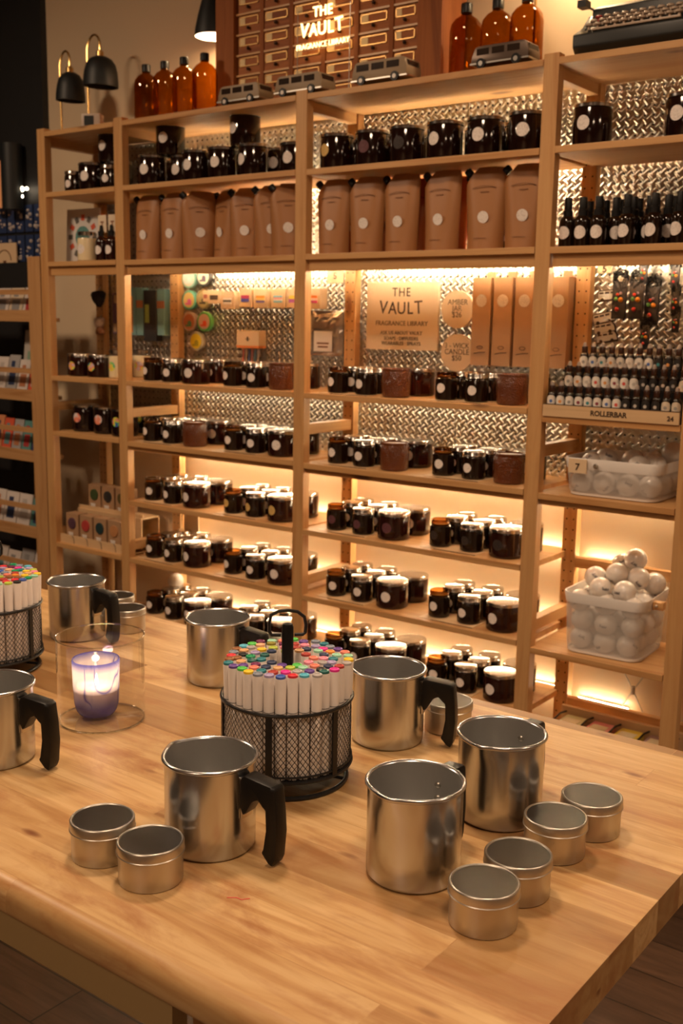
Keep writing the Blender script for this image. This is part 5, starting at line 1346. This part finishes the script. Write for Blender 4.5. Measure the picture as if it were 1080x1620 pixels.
def big_lamp(x, y, z, lb, power, px, zb=0.0):
    t = thing('desk_lamp', lb, 'lamp', (x, y, 2.257))
    p = [(0.016, 0.150), (0.030, 0.140), (0.040, 0.115), (0.052, 0.070), (0.062, 0.025), (0.064, 0.0)]
    MB().lathe(p+[(a-0.0025, b) for a, b in reversed(p)], 40, close=True).build('lamp_shade', BSH, t, loc=(0, 0, z-2.257), ang=1.0)
    MB().lathe([(a-0.0030, b) for a, b in p], 40).f
    il = MB().lathe([(a-0.0030, b) for a, b in p[1:]], 40); il.f = il.f[:-2]
    il.build('shade_lining', mat('white_shade_lining', (0.85, 0.80, 0.72), 0.5), t, loc=(0, 0, z-2.257), ang=1.0)
    MB().sphere(0.022, (0, 0, 0.052), 20, 12).build('bulb', mat('lit_bulb', (1, 0.9, 0.7), 0.5, emis=(1.0, 0.72, 0.42), es=25), t, loc=(0, 0, z-2.257))
    zt = z-2.257+0.150
    MB().tube([(0, 0, zt-0.01), (0, 0, zt+0.02)] + [(px/2-px/2*cos(a), 0, zt+0.02+0.04*sin(a)) for a in [PI*k/8 for k in range(9)]] + [(px, 0, zb+0.012)], 0.0042, 8).build('brass_arm', BRASS, t)
    MB().lathe([(0,0),(0.026,0),(0.026,0.006),(0.010,0.012),(0,0.012)], 32).build('lamp_base', BRASS, t, loc=(px, 0, zb))
    point('lamp_light', (x, y, z+0.012), power, 0.02, (1.0, 0.70, 0.40))
big_lamp(0.283, 0.215, 2.545, 'lit black lamp with white lining above the left amber bottles', 2.8, 0.096, 0.4905)
big_lamp(1.660, 0.235, 2.640, 'lit black lamp above the right amber bottles, beyond the top of the view', 6.5, -0.135)

t = thing('small_sensor_box', 'small white box with a dark window at the left end of the top shelf', 'box', (-0.180, 0.060, 2.2565), 0.5)
MB().box(-0.036, 0.036, -0.022, 0.022, 0, 0.050).build('case', mat('sensor_case', (0.50, 0.40, 0.32), 0.5), t, bevel=0.003)
MB().box(-0.024, 0.012, -0.0235, -0.0215, 0.008, 0.042).build('dark_window', BLACK, t, smooth=False)
t = thing('wooden_tray', 'thin reddish wooden tray lying at the left end of the top shelf', 'tray', (-0.335, 0.16, 2.2565))
MB().box(-0.07, 0.30, -0.075, 0.075, 0, 0.010).build('tray_base', CAB, t, smooth=False)
MB().box(-0.07, 0.30, -0.080, -0.075, 0, 0.020).build('tray_rim', CAB, t, smooth=False)

# typewriter
t = thing('typewriter', 'black vintage typewriter with pale round keys at the right of the top shelf', 'typewriter', (1.905, 0.006, 2.2565), 0)
TB = mat('typewriter_black', (0.012, 0.014, 0.014), 0.45); KEYM = mat('typewriter_key', (0.42, 0.32, 0.24), 0.4)
def sidep(x0, x1, prof, m, nm, bev=0.004):
    b = MB(); n = len(prof)
    vs = [(x0, y, z) for y, z in prof]+[(x1, y, z) for y, z in prof]
    fs = [tuple(range(n)), tuple(reversed(range(n, 2*n)))]+[(k, k+n, (k+1) % n+n, (k+1) % n) for k in range(n)]
    b.add(vs, fs); return b.build(nm, m, t, bevel=bev, ang=0.8)
sidep(-0.150, 0.165, [(0.02, 0.0), (0.0, 0.018), (0.0, 0.048), (0.010, 0.054), (0.085, 0.095), (0.27, 0.095), (0.27, 0.0)], TB, 'body')
sidep(-0.128, 0.150, [(0.060, 0.078), (0.064, 0.122), (0.095, 0.136), (0.25, 0.134), (0.268, 0.060)], TB, 'cover')
sidep(-0.140, -0.126, [(0.015, 0.054), (0.070, 0.108), (0.115, 0.122), (0.25, 0.122), (0.268, 0.050)], TB, 'side_panel', 0.003)
sidep(0.148, 0.162, [(0.015, 0.054), (0.070, 0.108), (0.115, 0.122), (0.25, 0.122), (0.268, 0.050)], TB, 'side_panel', 0.003)
MB().box(-0.100, 0.130, 0.003, 0.012, 0.0540, 0.0600).build('space_bar', KEYM, t, bevel=0.002)
for rr_ in range(3):
    for k in range(11):
        zz = 0.070+0.0125*rr_; yy = 0.014+0.0155*rr_; xx = -0.112+0.0235*k+0.006*rr_
        MB().lathe([(0, zz-0.012), (0.004, zz-0.012), (0.004, zz-0.003), (0.0095, zz-0.002), (0.0095, zz+0.002), (0.008, zz+0.0035), (0, zz+0.0028)], 12, M=T(xx, yy, 0)).build('key', KEYM if not (rr_ == 2 and k == 0) else colour('red_key', (0.35, 0.02, 0.02)), t)
MB().tube([(-0.15, 0.19, 0.140), (0.17, 0.19, 0.140)], 0.015, 20).build('platen_roller', TB, t)
MB().tube([(-0.150, 0.185, 0.140), (-0.150, 0.12, 0.136), (-0.148, 0.06, 0.134)], 0.003, 8).box(-0.158, -0.134, 0.035, 0.066, 0.124, 0.142).build('return_lever', TB, t)

# ------------------------------------------------------------------ card rack on the left
rack = thing('card_rack', 'wooden greeting card rack left of the shelving unit', 'rack', (0, 0, 0))
MB().box(-0.515, -0.438, 0.0, 0.028, 0.0, 1.800).build('post', OLD, rack, bevel=0.002, smooth=False)
MB().box(-1.45, -1.375, 0.0, 0.028, 0.0, 1.800).build('post', OLD, rack, bevel=0.002, smooth=False)
MB().box(-1.45, -0.84, 0.265, 0.285, 0.0, 1.800).build('back_panel', DARKW, rack, smooth=False)
levels = [(1.655, 1.555), (1.345, 1.240), (1.108, 0.995), (0.790, 0.680), (0.548, 0.440)]
for zr_, zs_ in levels:
    MB().box(-1.375, -0.515, 0.004, 0.016, zr_, zr_+0.020).build('front_rail', OLDX, rack, smooth=False)
    MB().box(-1.375, -0.515, 0.004, 0.016, zs_-0.005, zs_+0.040).build('shelf_front', OLDX, rack, smooth=False)
    MB().box(-1.375, -0.515, 0.016, 0.15, zs_-0.005, zs_+0.010).build('shelf_board', OLDX, rack, smooth=False)
ccols = [('white', (0.62,0.56,0.52)), ('grey', (0.35,0.34,0.34)), ('cream', (0.60,0.50,0.38)), ('red', (0.55,0.06,0.06)), ('dark blue', (0.04,0.06,0.14)), ('teal', (0.18,0.35,0.38)), ('pink', (0.60,0.30,0.32)), ('orange', (0.60,0.25,0.12)), ('mint', (0.35,0.48,0.36))]
plan = [(0, ['white', 'cream', 'white', 'orange'], 0.085, 0.125), (1, ['red', 'white', 'grey', 'white', 'dark blue', 'pink'], 0.068, 0.165), (2, ['dark blue', 'teal', 'grey', 'red', 'orange', 'grey', 'dark blue'], 0.060, 0.160), (3, ['teal', 'white', 'white', 'white', 'cream'], 0.085, 0.150), (4, ['white', 'grey', 'white', 'white', 'cream'], 0.085, 0.150)]
lv = ['top', 'second', 'third', 'fourth', 'bottom']
for li, names, wd, ht in plan:
    zs_ = levels[li][1]+0.0105
    x = -0.525
    for i, nm in enumerate(names):
        c = dict(ccols)[nm]; x -= wd/2+0.006
        t = thing('greeting_card', '%s card, %s from the right on the %s level of the card rack' % (nm, O10[i], lv[li]), 'card', (x, 0.040, zs_), 0, 'cards in the wooden card rack')
        hh = ht*random.uniform(0.9, 1.03)
        MB().box(-wd/2, wd/2, 0, 0.006, 0, hh).build('card_pack', colour('card_'+nm.replace(' ', '_'), c, 0.25), t, rot=(-0.22, 0, 0), smooth=False)
        ac = dict(ccols)[random.choice([k for k, _ in ccols])]
        MB().box(-wd*0.3, wd*0.28, -0.0008, 0.0, hh*0.25, hh*0.6).box(-wd*0.25, wd*0.1, -0.0008, 0.0, hh*0.7, hh*0.85).build('card_print', colour('print_%.2f' % ac[0], tuple(q*0.7 for q in ac)), t, rot=(-0.22, 0, 0), smooth=False)
        x -= wd/2
t = thing('postcard_print', 'tall pale card with green and blue drawing on the second rack level', 'card', (-0.62, 0.085, 1.251), 0, 'cards in the wooden card rack')
MB().box(-0.075, 0.075, 0, 0.005, 0, 0.265).build('card_sheet', colour('postcard_pale', (0.45, 0.42, 0.38)), t, rot=(-0.12, 0, 0), smooth=False)
MB().box(-0.05, 0.0, -0.001, 0, 0.12, 0.18).build('green_shape', colour('postcard_green', (0.22, 0.35, 0.26)), t, rot=(-0.12, 0, 0), smooth=False)
MB().box(-0.01, 0.06, -0.001, 0, 0.07, 0.12).build('blue_shape', colour('postcard_blue', (0.06, 0.12, 0.28)), t, rot=(-0.12, 0, 0), smooth=False)
# blue hanging packs on the dark wall
n_ = 0
for r_ in range(3):
    for k in range(6):
        x = -0.82-0.062*k; z = 1.93-0.125*r_
        t = thing('sticker_pack', 'small blue and white pack on the dark wall, row %s, %s from the right' % (['one', 'two', 'three'][r_], O10[k]), 'sticker pack', (x, 0.292, z), 0, 'blue packs hanging on the dark wall')
        MB().box(-0.026, 0.026, 0, 0.006, 0, 0.112).build('pack_card', colour('pack_blue', (0.03, 0.05, 0.13), 0.3), t, smooth=False)
        b = MB()
        for q in range(7): b.sphere(random.uniform(0.004, 0.009), (J(0.018), -0.001, random.uniform(0.01, 0.09)), 6, 4)
        b.build('white_flecks', colour('fleck_white', (0.55, 0.50, 0.48), 0.3), t)
t = thing('rack_sign', 'kraft coloured sign with an arched emblem above the card rack', 'sign', (-1.020, 0.270, 1.735))
MB().box(-0.080, 0.072, 0, 0.006, 0, 0.150).build('board', KRAFTL, t, smooth=False)
MB().tube([(-0.012+0.048*cos(a), -0.001, 0.075+0.045*sin(a)) for a in [PI*k/12 for k in range(13)]], 0.0022, 5).box(-0.020, 0.0, -0.002, 0, 0.055, 0.075).box(-0.060, 0.045, -0.002, 0, 0.018, 0.026).build('emblem', INKP, t, smooth=False)
# wall lamp at far left
t = thing('wall_lamp', 'black cylinder lamp with a copper band at the left edge on the dark wall', 'lamp', (-0.932, 0.250, 2.02))
MB().lathe([(0,0),(0.045,0),(0.045,0.27),(0,0.27)], 24).build('lamp_cylinder', BSH, t)
t = thing('copper_shade', 'glowing copper shade cut by the left edge', 'lamp', (-1.028, 0.250, 2.035))
MB().lathe([(0,0),(0.040,0),(0.040,0.19),(0,0.16)], 24).build('shade', mat('copper', (0.60, 0.25, 0.10), 0.35, metal=1.0, emis=(1.0, 0.35, 0.12), es=0.35), t)
t = thing('bright_spots', 'pair of small glowing spots on the dark wall left of the shelving', 'bulb', (-0.895, 0.27, 2.105))  # glowing balls added to make bright spots on the dark wall
MB().sphere(0.011, (0, 0, 0), 12, 8).sphere(0.007, (0.035, 0, 0.0), 10, 8).sphere(0.007, (0, 0, -0.03), 10, 8).build('spots', mat('bright_spot_glow', (1, 0.9, 0.7), 0.4, emis=(1.0, 0.8, 0.55), es=14), t)
